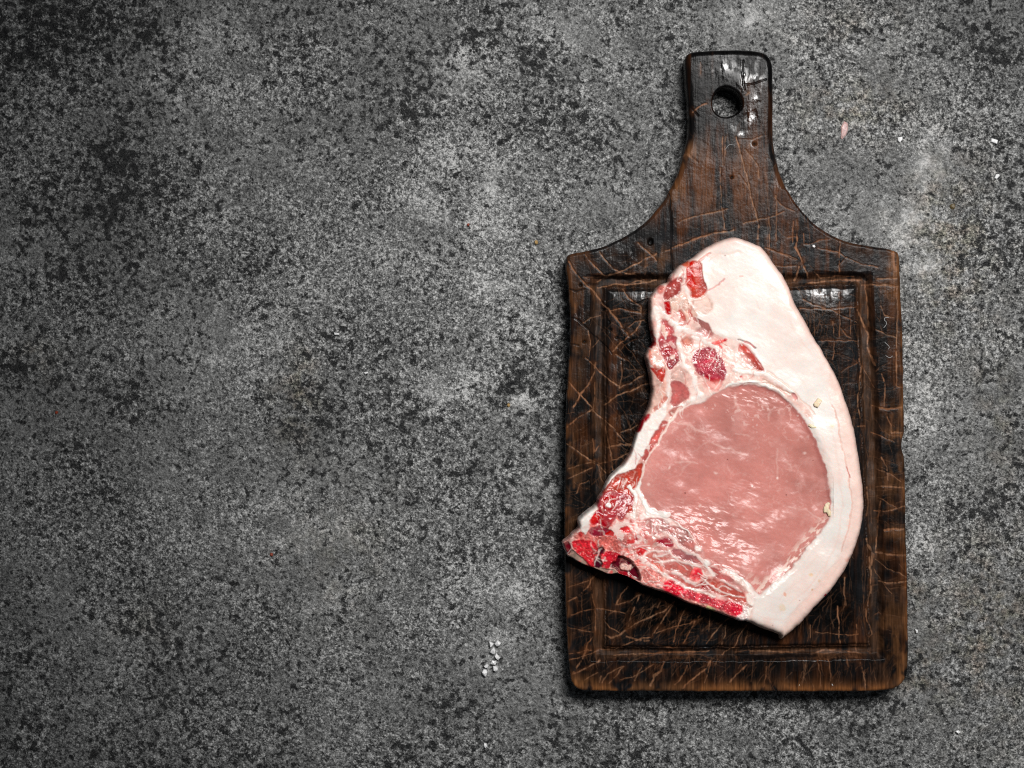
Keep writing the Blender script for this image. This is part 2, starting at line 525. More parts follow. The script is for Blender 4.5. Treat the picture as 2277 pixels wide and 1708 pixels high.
    si = seg_dist(cv.WX, cv.WY, inner, True)
    worn = .55 + .9 * fbm(X, Y, 90, 3, 281)
    groove = sst(-5, 10, so) * (1 - sst(-9, 8, si))
    cv.r += groove * .18
    cv.h -= 18.0 * groove * np.clip(worn, .45, 1.3)
    cv.h += -3.2 * np.exp(-np.maximum(si, 0) / 16) * (si > 0) - 1.0 * (si > 0)
    gmask = groove * .8
    cv.col += (np.array([.052, .026, .014], np.float32) - cv.col) * (gmask * sst(.3, .6, grain2))[..., None]
    # low ground of the panel and old hollows
    cv.h += (patch - .5) * 3.0 + (fbm(X, Y, 34, 3, 291) - .5) * 1.4 + (grain - .5) * .30
    # soot and old fat have blackened the middle of the panel and the end of the handle
    soot = sst(0, 60, si) * .85 + sst(330, 230, Y) * .55 + .5 * (1 - sst(-6, 2, so)) * sst(600, 700, Y) * sst(2, 26, sd_out)
    cv.col *= (1 - np.clip(soot, 0, .88) * (.75 + .5 * fbm(X, Y, 50, 3, 731)))[..., None]
    # ---- knife cuts
    tn = fbm(X, Y, 9, 3, 601)          # breaks the cuts into worn and dark stretches
    hue = fbm(X, Y, 70, 3, 611)
    def cut(pts, wd=2.2, a=.8, tone=1.0, dh=-.35, hal=.42):
        sl = cv.box(pts, wd + 14)
        if cv.X[sl].size == 0:
            return
        d = seg_dist(cv.WX[sl], cv.WY[sl], pts, False)
        q = tn[sl]
        wv = wd * .28 * np.clip(.1 + 1.8 * q, .15, 1.6)
        core = (1 - sst(wv - .5, wv + 1.0, d)) * a * sst(.16, .40, q)
        halo = np.exp(-(d / (wd * 1.6 + 3)) ** 2) * a * hal * sst(.40, .68, cv.n12[sl])
        h_ = hue[sl][..., None]
        c_halo = np.array([.080, .029, .011], np.float32) * tone
        c_core = (np.array([.145, .050, .018], np.float32) * (1 - h_) + np.array([.215, .122, .072], np.float32) * h_) * tone * (.75 + .7 * q[..., None])
        cv.col[sl] += (c_halo - cv.col[sl]) * halo[..., None]
        cv.col[sl] += (c_core - cv.col[sl]) * core[..., None]
        cv.h[sl] += dh * (1 - sst(wd * .3, wd * .5 + 1.6, d)) * min(1, a)
        cv.r[sl] += (.34 - cv.r[sl]) * core
    def cut_or_shade(pts, wd=2.0, a=.8):
        cv.stroke(pts, wd, (.004, .003, .003), soft=1.2, alpha=a, rag=.4, dh=-1.6, rough=.6)
    random.seed(17)
    def scatter(n, x0, x1, y0, y1, ang, dang, lmin, lmax, wd, a, tone=1.0):
        for _ in range(n):
            x, y = random.uniform(x0, x1), random.uniform(y0, y1)
            t = R(random.gauss(ang, dang))
            l = random.uniform(lmin, lmax) * random.choice((.8, 1.2, 2.0))
            pts, n_ = [], 6
            bend = random.gauss(0, .10)
            for q in range(n_):
                f = q / (n_ - 1) - .5
                pts.append((x + math.cos(t + bend * f * 4) * l * f + random.gauss(0, .8), y - math.sin(t + bend * f * 4) * l * f + random.gauss(0, .8)))
            cut(pts, wd * random.uniform(.45, 1.0), a * random.uniform(.2, .95), tone * random.uniform(.35, .8), dh=-.2, hal=.06)
    # fine random wear by area (angles from the photograph)
    scatter(110, 1345, 1930, 1330, 1445, 62, 14, 20, 90, 1.3, .55, .8)
    scatter(60, 1345, 1700, 1330, 1445, 30, 12, 40, 130, 1.2, .5, .7)
    scatter(60, 1700, 1930, 1220, 1445, 90, 4, 20, 120, 1.6, .6, .75)
    scatter(55, 1260, 1320, 900, 1450, 20, 30, 15, 60, 1.5, .6, .9)
    scatter(50, 1260, 1345, 850, 1470, 92, 6, 25, 110, 1.3, .55, .9)
    scatter(70, 1300, 1980, 1470, 1536, 55, 20, 15, 60, 1.8, .6, .9)
    scatter(50, 1300, 1980, 1470, 1536, 92, 5, 15, 50, 1.5, .55, .9)
    scatter(70, 1945, 2015, 620, 1480, 0, 14, 15, 60, 1.6, .55, 1.0)
    scatter(40, 1945, 2015, 620, 1480, -50, 20, 15, 60, 1.3, .5, 1.0)
    scatter(70, 1790, 1930, 650, 1000, 90, 3, 20, 120, 1.4, .55, 1.0)
    scatter(60, 1780, 1930, 650, 1000, -25, 30, 15, 60, 1.2, .5, 1.0)
    scatter(40, 1780, 1930, 650, 1000, 0, 6, 15, 70, 1.0, .5, .9)
    scatter(70, 1500, 1900, 430, 620, 91, 4, 20, 110, 1.3, .5, .9)
    scatter(40, 1500, 1950, 430, 620, 20, 40, 15, 60, 1.1, .45, .9)
    scatter(40, 1530, 1720, 290, 450, 92, 3, 30, 120, 1.2, .5, .8)
    scatter(26, 1530, 1720, 290, 450, -62, 8, 20, 90, 1.3, .45, .8)
    scatter(45, 1270, 1480, 560, 640, 10, 40, 15, 60, 1.2, .5, .9)
    scatter(70, 1345, 1450, 650, 1100, 35, 22, 20, 70, 1.3, .55, .9)
    scatter(70, 1345, 1450, 650, 1100, -50, 14, 20, 70, 1.3, .55, .9)
    scatter(46, 1316, 1345, 640, 1450, 91, 3, 30, 120, 1.3, .55, .8)
    scatter(46, 1912, 1945, 640, 1450, 91, 3, 30, 120, 1.5, .5, .8)
    scatter(46, 1350, 1930, 1442, 1464, 2, 4, 20, 110, 2.0, .65, 1.0)
    scatter(30, 1500, 1930, 612, 636, 4, 8, 20, 80, 1.8, .55, .9)
    # single cuts one can follow in the photograph
    for q, wd, a in [
        (Z('P', (170, 260), (230, 400), (330, 520), (450, 640), (570, 740), (640, 850), (760, 990), (900, 1160), (1010, 1330)), 5.0, 1.0),
        (Z('P', (570, 640), (720, 600), (880, 590), (1100, 585), (1300, 550), (1404, 520)), 3.5, .95),
        (Z('P', (370, 490), (600, 480), (800, 450), (920, 390), (1100, 300), (1300, 210), (1404, 150)), 3.5, .95),
        (Z('P', (400, 180), (500, 310), (640, 440), (700, 480)), 2.6, .9),
        (Z('P', (590, 130), (680, 250), (790, 370), (900, 410), (1100, 450), (1240, 520)), 2.6, .9),
        (Z('P', (1150, 0), (1280, 130), (1404, 250)), 3.6, .95),
        (Z('P', (540, 560), (640, 500), (760, 460)), 3, .8), (Z('P', (1000, 580), (1160, 530), (1290, 560)), 3, .8),
        (Z('P', (930, 650), (1010, 790), (1170, 900), (1190, 1000)), 3, .85),
        (Z('P', (740, 960), (900, 930), (1000, 960), (1180, 1000)), 2.4, .8),
        (Z('P', (790, 1540), (900, 1420), (1010, 1330), (1110, 1250), (1190, 1120)), 3.6, .9),
        (Z('P', (1010, 1190), (1090, 1130), (1230, 1100)), 2.2, .8), (Z('P', (830, 1580), (900, 1640), (960, 1659)), 3, .8),
        (Z('P', (340, 1150), (480, 1060), (620, 1020)), 2, .7), (Z('P', (440, 1250), (460, 1400), (440, 1659)), 2.6, .8), (Z('P', (450, 1540), (560, 1400), (600, 1360)), 2.2, .7),
        (Z('K', (120, 340), (240, 480), (380, 620), (440, 700), (540, 780), (640, 880), (740, 1000), (810, 1020)), 3.2, .95),
        (Z('K', (300, 80), (400, 160), (470, 240), (560, 320), (680, 390)), 2.8, .9),
        (Z('K', (100, 830), (240, 720), (400, 620)), 4, .9), (Z('K', (420, 130), (400, 240), (330, 370), (240, 480), (170, 610)), 4.5, .9),
        (Z('K', (510, 580), (650, 480), (800, 440), (920, 370), (1000, 350)), 3.6, .9), (Z('K', (680, 400), (820, 330), (930, 270)), 2.5, .8), (Z('K', (690, 120), (700, 280), (670, 400)), 2.8, .8),
        (Z('K', (100, 1010), (240, 1110), (340, 1180), (450, 1240), (520, 1320)), 4, .9), (Z('K', (520, 780), (540, 920), (560, 1050), (590, 1160), (600, 1300)), 3.6, .85),
        (Z('K', (540, 1050), (680, 1020), (800, 1020)), 6, .7), (Z('K', (400, 350), (400, 480), (390, 650)), 3, .75), (Z('K', (390, 960), (400, 1080), (390, 1180)), 5, .8),
        (Z('K', (120, 1280), (260, 1230), (380, 1210)), 2.4, .8), (Z('K', (120, 1390), (280, 1310), (380, 1270)), 2.4, .8), (Z('K', (210, 1540), (240, 1450), (340, 1400)), 2.4, .75),
        (Z('K', (360, 1180), (470, 1230), (640, 1180), (780, 1100)), 2.6, .8), (Z('K', (440, 1230), (470, 1350), (510, 1470)), 2.2, .8), (Z('K', (410, 1100), (450, 1040)), 3, .7), (Z('K', (690, 890), (800, 850), (870, 810)), 2, .7),
        (Z('L', (110, 490), (240, 430), (330, 330), (370, 260), (440, 190)), 4, .85), (Z('L', (110, 330), (260, 290), (350, 250)), 2.4, .7), (Z('L', (370, 330), (400, 480), (430, 650), (430, 850)), 2.6, .8),
        (Z('L', (150, 640), (300, 600), (420, 570), (560, 590), (760, 620)), 3, .75), (Z('L', (110, 780), (300, 820), (430, 840)), 2, .6),
        (Z('L', (160, 1300), (240, 1180), (320, 1050), (340, 960), (420, 860)), 5.5, .95), (Z('L', (120, 1080), (340, 1040), (560, 1040), (640, 1030)), 3, .8), (Z('L', (130, 1150), (260, 1110), (460, 1050)), 3, .8),
        (Z('L', (170, 1300), (330, 1230), (470, 1150)), 4, .85), (Z('L', (510, 870), (600, 900), (700, 860), (760, 820)), 6, .7), (Z('L', (690, 860), (860, 750), (1020, 670), (1190, 600), (1290, 500)), 2.8, .85),
        (Z('L', (640, 1030), (800, 950), (960, 900), (1040, 890), (1120, 780), (1240, 600), (1310, 490)), 3.2, .9), (Z('L', (1100, 840), (1300, 780), (1480, 730), (1620, 680)), 2.2, .8),
        (Z('L', (1040, 900), (1060, 970), (1200, 1000), (1330, 1010)), 2.6, .8), (Z('L', (650, 530), (820, 480), (940, 400)), 2.2, .8), (Z('L', (790, 770), (820, 640), (880, 500), (930, 390)), 3, .85), (Z('L', (660, 520), (720, 400), (790, 320)), 2.6, .8),
        (Z('L', (520, 700), (580, 790), (700, 850)), 2.4, .7), (Z('L', (580, 640), (640, 590)), 2, .6), (Z('L', (780, 880), (900, 920), (1020, 930)), 6, .55),
        (Z('L', (1290, 940), (1330, 820), (1370, 680), (1430, 570)), 2.6, .85), (Z('L', (1410, 960), (1480, 830), (1530, 730), (1600, 640), (1610, 570)), 2.8, .85), (Z('L', (1660, 970), (1760, 830), (1860, 720), (1920, 680)), 2.8, .85),
        (Z('L', (1840, 980), (1870, 840), (1880, 740)), 2.2, .8), (Z('L', (1840, 1090), (1980, 990), (2040, 850), (2110, 760)), 2.6, .85), (Z('L', (2080, 980), (2120, 860), (2140, 780)), 2, .7), (Z('L', (1690, 830), (1700, 700), (1705, 600)), 2, .7),
        (Z('L', (1120, 560), (1150, 480), (1190, 440), (1210, 510)), 2, .7), (Z('L', (1400, 1460), (1520, 1350), (1660, 1230), (1710, 1160)), 5, .9), (Z('L', (1040, 1440), (1080, 1320), (1160, 1260), (1190, 1170)), 8, .85),
        (Z('L', (870, 1370), (900, 1290), (950, 1200)), 5, .75), (Z('L', (500, 1400), (560, 1300), (640, 1260), (740, 1220)), 3.4, .75), (Z('L', (580, 1400), (640, 1330), (720, 1240)), 3, .7), (Z('L', (700, 1370), (850, 1330), (960, 1260), (1080, 1190)), 2.2, .7),
        (Z('L', (1310, 1420), (1420, 1290), (1450, 1200)), 3.5, .7), (Z('L', (1640, 1400), (1680, 1260), (1720, 1150)), 2.6, .7), (Z('L', (1900, 1420), (2000, 1300), (2120, 1200)), 3.5, .7), (Z('L', (640, 1100), (900, 1090), (1200, 1070), (1500, 1060), (1700, 1050)), 4.5, .8),
        (Z('L', (300, 1370), (400, 1310), (440, 1290)), 3, .6), (Z('L', (470, 1400), (480, 1330)), 5, .6),
        (Z('M', (1150, 560), (1165, 760), (1180, 1000)), 4, .75), (Z('M', (1240, 230), (1230, 400), (1250, 540)), 5, .6), (Z('M', (1370, 770), (1360, 920), (1375, 1080)), 4, .7), (Z('M', (900, 860), (1150, 880), (1390, 890)), 2.5, .7), (Z('M', (840, 780), (845, 930)), 3, .7),
        (Z('M', (870, 1120), (1000, 1080), (1140, 1070)), 7, .85), (Z('M', (1290, 1100), (1430, 1120)), 6, .7), (Z('M', (160, 1090), (330, 1080), (640, 1110)), 6, .7), (Z('M', (1530, 0), (1545, 200), (1550, 420)), 5, .8), (Z('M', (1480, 590), (1490, 700), (1560, 880), (1530, 920)), 4, .8),
        (Z('M', (1640, 280), (1760, 290), (1960, 270)), 4, .9), (Z('M', (1600, 20), (1720, 130), (1860, 180), (1960, 230)), 1.8, .7), (Z('M', (1590, 140), (1700, 330), (1780, 420)), 1.6, .6), (Z('M', (1600, 660), (1640, 640), (1660, 660)), 2, .6),
        (Z('M', (310, 1500), (320, 1340), (330, 1260)), 3, .6), (Z('M', (920, 1180), (950, 1320), (960, 1500)), 2.6, .65), (Z('M', (1040, 1170), (1070, 1300), (1070, 1420)), 2.8, .65), (Z('M', (1420, 1210), (1450, 1350), (1480, 1530)), 3.6, .65), (Z('M', (1260, 1170), (1280, 1250)), 6, .5),
        (Z('N', (450, 90), (470, 160), (440, 400), (430, 600), (450, 720)), 5, .85), (Z('N', (560, 0), (620, 160)), 5, .7), (Z('N', (845, 0), (850, 200), (845, 380), (910, 400)), 2.6, .95), (Z('N', (600, 600), (740, 640), (900, 620)), 6, .85), (Z('N', (240, 240), (330, 180), (430, 130)), 1.6, .7),
        (Z('N', (580, 880), (700, 940), (820, 990)), 2, .8), (Z('N', (480, 160), (560, 290), (620, 400)), 1.6, .7), (Z('N', (690, 250), (720, 350), (720, 600)), 4, .7), (Z('N', (740, 710), (780, 800), (790, 900), (900, 880)), 4, .7), (Z('N', (680, 1150), (740, 1260), (760, 1400)), 4, .65), (Z('N', (640, 1480), (760, 1470), (920, 1480)), 5, .7), (Z('N', (640, 1290), (780, 1340), (900, 1420)), 2, .6), (Z('N', (430, 820), (510, 820)), 4, .7),
        (Z('O', (560, 620), (600, 720), (640, 800), (620, 920)), 9, .8), (Z('O', (720, 180), (700, 400), (680, 640), (680, 760)), 3, .85), (Z('O', (680, 770), (730, 780)), 9, .9), (Z('O', (660, 290), (800, 290), (1000, 240)), 4, .8), (Z('O', (760, 510), (880, 500), (1000, 500)), 6, .75), (Z('O', (700, 130), (800, 200), (900, 250)), 1.6, .6), (Z('O', (760, 790), (860, 800), (1020, 800)), 5, .6), (Z('O', (570, 20), (590, 200), (570, 340)), 6, .7), (Z('O', (620, 930), (610, 1200), (550, 1500)), 3, .7),
        (Z('Q', (650, 0), (640, 180), (700, 300), (740, 400), (810, 560)), 4.5, .9), (Z('Q', (680, 430), (650, 540), (630, 600)), 7, .9), (Z('Q', (740, 0), (745, 120), (850, 130), (950, 80), (1080, 60)), 2.6, .7), (Z('Q', (1205, 110), (1200, 320), (1205, 520)), 3, .85), (Z('Q', (1205, 760), (1205, 1000), (1205, 1330)), 3, .8),
        (Z('Q', (930, 190), (1180, 240), (1290, 310), (1480, 390), (1700, 430)), 2.2, .8), (Z('Q', (1200, 400), (1300, 310)), 3, .8), (Z('Q', (870, 490), (960, 570), (1150, 550), (1400, 550)), 3, .85), (Z('Q', (780, 650), (870, 630), (1100, 600), (1300, 600), (1490, 590)), 6, .8), (Z('Q', (1700, 590), (1950, 580)), 4, .8), (Z('Q', (1500, 660), (1700, 660), (1960, 680)), 6, .7), (Z('Q', (740, 850), (900, 930), (1100, 980), (1300, 1090), (1420, 1140)), 2.6, .75),
        (Z('Q', (700, 970), (1000, 970), (1430, 940)), 2.2, .75), (Z('Q', (1450, 980), (1530, 1150), (1590, 1320), (1570, 1480), (1640, 1620)), 7, .9), (Z('Q', (1550, 670), (1580, 900), (1600, 1200)), 2.6, .8), (Z('Q', (1945, 700), (1945, 1100), (1945, 1630)), 2.6, .95), (Z('Q', (1680, 1240), (1820, 1310), (1930, 1340)), 2.4, .8), (Z('Q', (1900, 240), (1890, 380), (1930, 470)), 9, .8), (Z('Q', (1220, 1220), (1300, 1330), (1350, 1350)), 2.6, .7), (Z('Q', (1120, 1130), (1130, 1400), (1120, 1620)), 2.4, .7), (Z('Q', (930, 1380), (1200, 1385), (1450, 1390)), 1.8, .7), (Z('Q', (1740, 930), (1780, 1050), (1900, 1080)), 3, .6),
        (Z('Q', (290, 0), (295, 200)), 2, .7), (Z('Q', (240, 190), (430, 240), (560, 320), (640, 340)), 2, .75), (Z('Q', (330, 410), (520, 420), (640, 420)), 2, .6), (Z('Q', (1340, 950), (1345, 1300)), 2, .6),
        (Z('R', (810, 130), (870, 320), (920, 520), (960, 700), (990, 830), (1040, 1010), (1070, 1130), (1060, 1290)), 4.2, .9), (Z('R', (920, 270), (1000, 380), (1070, 480), (1080, 600)), 3, .8), (Z('R', (655, 130), (650, 330), (660, 450)), 2.4, .85), (Z('R', (685, 130), (680, 330), (670, 450)), 2.4, .85), (Z('R', (850, 560), (920, 670), (970, 740)), 3, .7),
        (Z('R', (80, 1410), (250, 1340), (420, 1280), (600, 1230), (790, 1210)), 4.5, .98), (Z('R', (150, 1110), (300, 1060), (480, 1010), (640, 980), (720, 960)), 2.6, .9), (Z('R', (900, 1130), (1060, 1090), (1200, 1050), (1370, 990)), 2.4, .85), (Z('R', (640, 480), (640, 900), (660, 1050), (690, 1180)), 2.2, .75), (Z('R', (1270, 800), (1280, 1000), (1275, 1340)), 3, .8), (Z('R', (1200, 1050), (1195, 1380)), 2.4, .8), (Z('R', (1470, 1100), (1465, 1350)), 3, .8), (Z('R', (1515, 1080), (1520, 1300), (1490, 1400), (1560, 1520), (1600, 1640)), 4, .85), (Z('R', (1260, 820), (1330, 910), (1480, 980)), 4, .7), (Z('R', (965, 190), (968, 420), (960, 560)), 1.6, .7),
        (Z('R', (0, 1450), (60, 1430)), 3, .8), (Z('R', (1400, 1290), (1500, 1280)), 3, .6), (Z('R', (850, 160), (1000, 150), (1120, 110)), 1.6, .6), (Z('R', (1210, 1430), (1400, 1490), (1520, 1540)), 2.6, .7), (Z('R', (50, 880), (60, 800)), 5, .6), (Z('R', (1590, 1360), (1659, 1365)), 3, .7),
        (Z('S', (340, 940), (420, 870), (500, 830)), 5, .75), (Z('S', (430, 330), (430, 480)), 2, .6), (Z('S', (690, 1260), (700, 1560)), 2.5, .6), (Z('S', (980, 740), (1030, 690)), 6, .5), (Z('S', (180, 1500), (260, 1430), (380, 1560)), 8, .5)]:
        cut(q, wd * .85, a)
    for q, wd, a in [(Z('R', (45, 780), (60, 1000), (70, 1659)), 2.6, .95), (Z('S', (240, 770), (330, 900), (400, 980)), 2, .8), (Z('S', (970, 600), (1080, 590), (1230, 540)), 2, .7), (Z('S', (960, 300), (940, 480), (970, 660)), 2.5, .7), (Z('M', (680, 1190), (690, 1540)), 2.2, .75), (Z('P', (170, 660), (260, 690), (380, 650)), 2.4, .9), (Z('P', (210, 1060), (330, 1130), (460, 1250), (620, 1390), (780, 1570)), 2.0, .9),
        (Z('P', (180, 1430), (300, 1450)), 2, .8), (Z('P', (1050, 840), (1130, 860), (1290, 790)), 2.2, .8), (Z('P', (640, 830), (700, 900)), 5, .8), (Z('Q', (870, 500), (1200, 520), (1480, 520), (1570, 600)), 6, .8), (Z('M', (0, 1120), (200, 1160), (500, 1140), (900, 1130)), 8, .9), (Z('P', (430, 470), (800, 500), (1100, 480), (1404, 490)), 7, .75), (Z('P', (400, 590), (560, 590)), 5, .6)]:
        cut_or_shade(q, wd, a)  # cracks, joints and gouges; wide top strokes paint the groove wall's shade
    # old nail holes and pits
    for q in Z('F', (0, 0))[:0] + Z('A', (180, 150)):
        cv.dot(q[0], q[1], 7, (.003, .003, .003), dh=-6, vary=0)
    for q in Z('P', (840, 1340), (760, 1240), (740, 1120), (330, 600), (660, 940)) + Z('R', (765, 600), (1030, 200)) + Z('P', (380, 1400)):
        cv.dot(q[0], q[1], 3.4, (.004, .004, .004), dh=-3.5, vary=0)
    # rough torn patch near the upper left corner, damage on the handle
    for (q, rr, amp) in ((Z('P', (1040, 180)), 26, 3.0), (Z('S', (980, 560)), 24, 3.2), (Z('S', (720, 400)), 26, 2.2), (Z('S', (1060, 1000)), 24, 2.4), (Z('S', (1100, 760)), 16, 2.0), (Z('P', (960, 1480)), 34, 1.4), (Z('K', (720, 700)), 46, 1.6), (Z('P', (300, 1040)), 18, 1.6), (Z('K', (330, 860)), 16, 1.4), (Z('R', (1280, 680)), 12, 2.2)):
        d = np.hypot(X - q[0][0], Y - q[0][1])
        g = np.exp(-(d / rr) ** 2)
        cv.h += amp * .8 * (fbm(X, Y * .4, 9, 3, 301) - .5) * g
        cv.r -= .12 * g
    # patches polished by hands and grease
    for key, x, y, rx, ry, a_ in [('S', 690, 390, 26, 7, 1.), ('S', 610, 350, 12, 5, 1.), ('S', 960, 510, 7, 20, 1.), ('S', 1090, 520, 15, 9, .8), ('S', 1105, 770, 7, 7, .9), ('S', 1040, 1000, 10, 17, .9), ('S', 940, 1200, 13, 6, .9), ('S', 850, 1130, 10, 8, .4), ('S', 800, 330, 60, 30, .16), ('S', 1150, 500, 18, 60, .2), ('S', 1090, 1310, 9, 8, .7),
            ('Q', 1000, 770, 46, 10, .8), ('Q', 1150, 850, 60, 22, .25), ('P', 740, 740, 12, 16, .7), ('P', 1190, 740, 14, 14, .6), ('P', 320, 1040, 14, 14, .6), ('P', 760, 110, 26, 18, .5), ('P', 1000, 1460, 22, 16, .6), ('K', 720, 780, 28, 30, .6), ('K', 320, 840, 12, 26, .5), ('K', 620, 180, 16, 10, .8), ('M', 900, 1200, 60, 10, .5)]:
        q = Z(key, (x, y))[0]
        g = np.exp(-(((cv.WX - q[0]) / rx) ** 2 + ((cv.WY - q[1]) / ry) ** 2) * 1.2) * sst(.38, .60, fbm(X, Y * .5, 9, 3, 821)) * a_
        cv.s += .75 * g
        cv.r += (.20 - cv.r) * np.clip(g, 0, 1)
    cv.r = np.clip(cv.r, .11, .8)
    # plank joints
    pid = np.zeros(X.shape, int)
    pid[X > 1491.5 + (Y - 440) * .012] = 1
    pid[X > 1771] = 2
    # rounded arrises
    rr = np.where(Y < 420, 15.0, 8.0) + 3 * (fbm(X, Y, 60, 2, 311) - .5)
    t = np.clip(sd_out / rr, 0, 1)
    cv.h += -rr * .85 * (1 - np.sqrt(1 - (1 - t) ** 2))
    t = np.clip(sd_hole / 5.0, 0, 1)
    cv.h += -3.5 * (1 - np.sqrt(1 - (1 - t) ** 2))
    zm = BT + np.clip(cv.h, -40, 6) * S
    root = empty('cutting_board', P(1638, 1000, 0))
    tag(root, 'dark scorched wooden cutting board with handle, hole and many knife cuts', 'cutting board')
    build_relief(cv, sd, zm, BT, root, {0: 'plank', 1: 'plank', 2: 'plank'}, pid, m, BT, skirt_to=.0004)
cutting_board()

# ------------------------------------------------------------------ pork chop
CT = 54.0          # thickness of the chop in photograph pixels
ZB = BT - 1.5 * S  # lies on the panel

chop_outline = [(1618, 528), (1632, 526.6), (1648, 528), (1673, 538), (1691, 546), (1699, 553), (1719, 578.5), (1739, 606), (1753, 629), (1762, 657), (1775, 685), (1791, 713), (1806, 740), (1828, 776),
    (1846, 809), (1861, 834), (1873, 862), (1882, 890), (1894, 926), (1904, 967), (1911, 1010), (1917, 1048), (1921.5, 1088), (1923, 1124), (1920, 1159), (1914, 1187), (1905, 1218), (1892, 1249), (1875, 1281),
    (1854, 1309), (1832, 1335), (1806, 1360), (1784, 1388), (1763, 1405), (1748, 1417), (1737, 1427), (1735, 1414), (1718, 1407), (1692, 1398), (1675, 1390), (1661, 1382), (1645, 1382), (1627, 1375), (1601, 1366), (1576, 1357),
    (1550, 1349), (1530, 1343), (1512, 1335), (1496, 1327), (1470, 1317), (1448, 1310), (1427, 1303), (1419, 1296), (1407, 1289), (1392, 1281), (1372, 1276), (1356, 1279), (1341, 1274), (1324, 1266),
    (1313, 1263), (1296, 1256), (1276, 1246), (1263, 1238), (1257, 1227), (1251, 1214), (1250, 1206), (1263, 1197), (1270, 1187), (1280, 1179), (1287, 1172), (1284, 1161), (1285, 1154), (1296, 1143), (1313, 1131),
    (1326, 1121), (1329, 1108), (1339, 1093), (1347, 1075), (1357, 1058), (1371, 1045), (1387, 1032), (1395, 1019), (1403, 1003), (1408, 984), (1413, 966), (1423, 943), (1432, 924), (1441, 908), (1445, 890), (1449, 866), (1446, 838),
    (1442, 822), (1437, 806), (1433, 792), (1441, 776), (1452, 765), (1450, 748), (1447, 733), (1444, 712), (1445, 682), (1443, 664), (1453, 650), (1461, 638), (1473, 630), (1486, 627), (1489, 614), (1501, 599), (1514, 587),
    (1526, 581), (1537, 575), (1552, 563), (1572, 548), (1597, 535)]

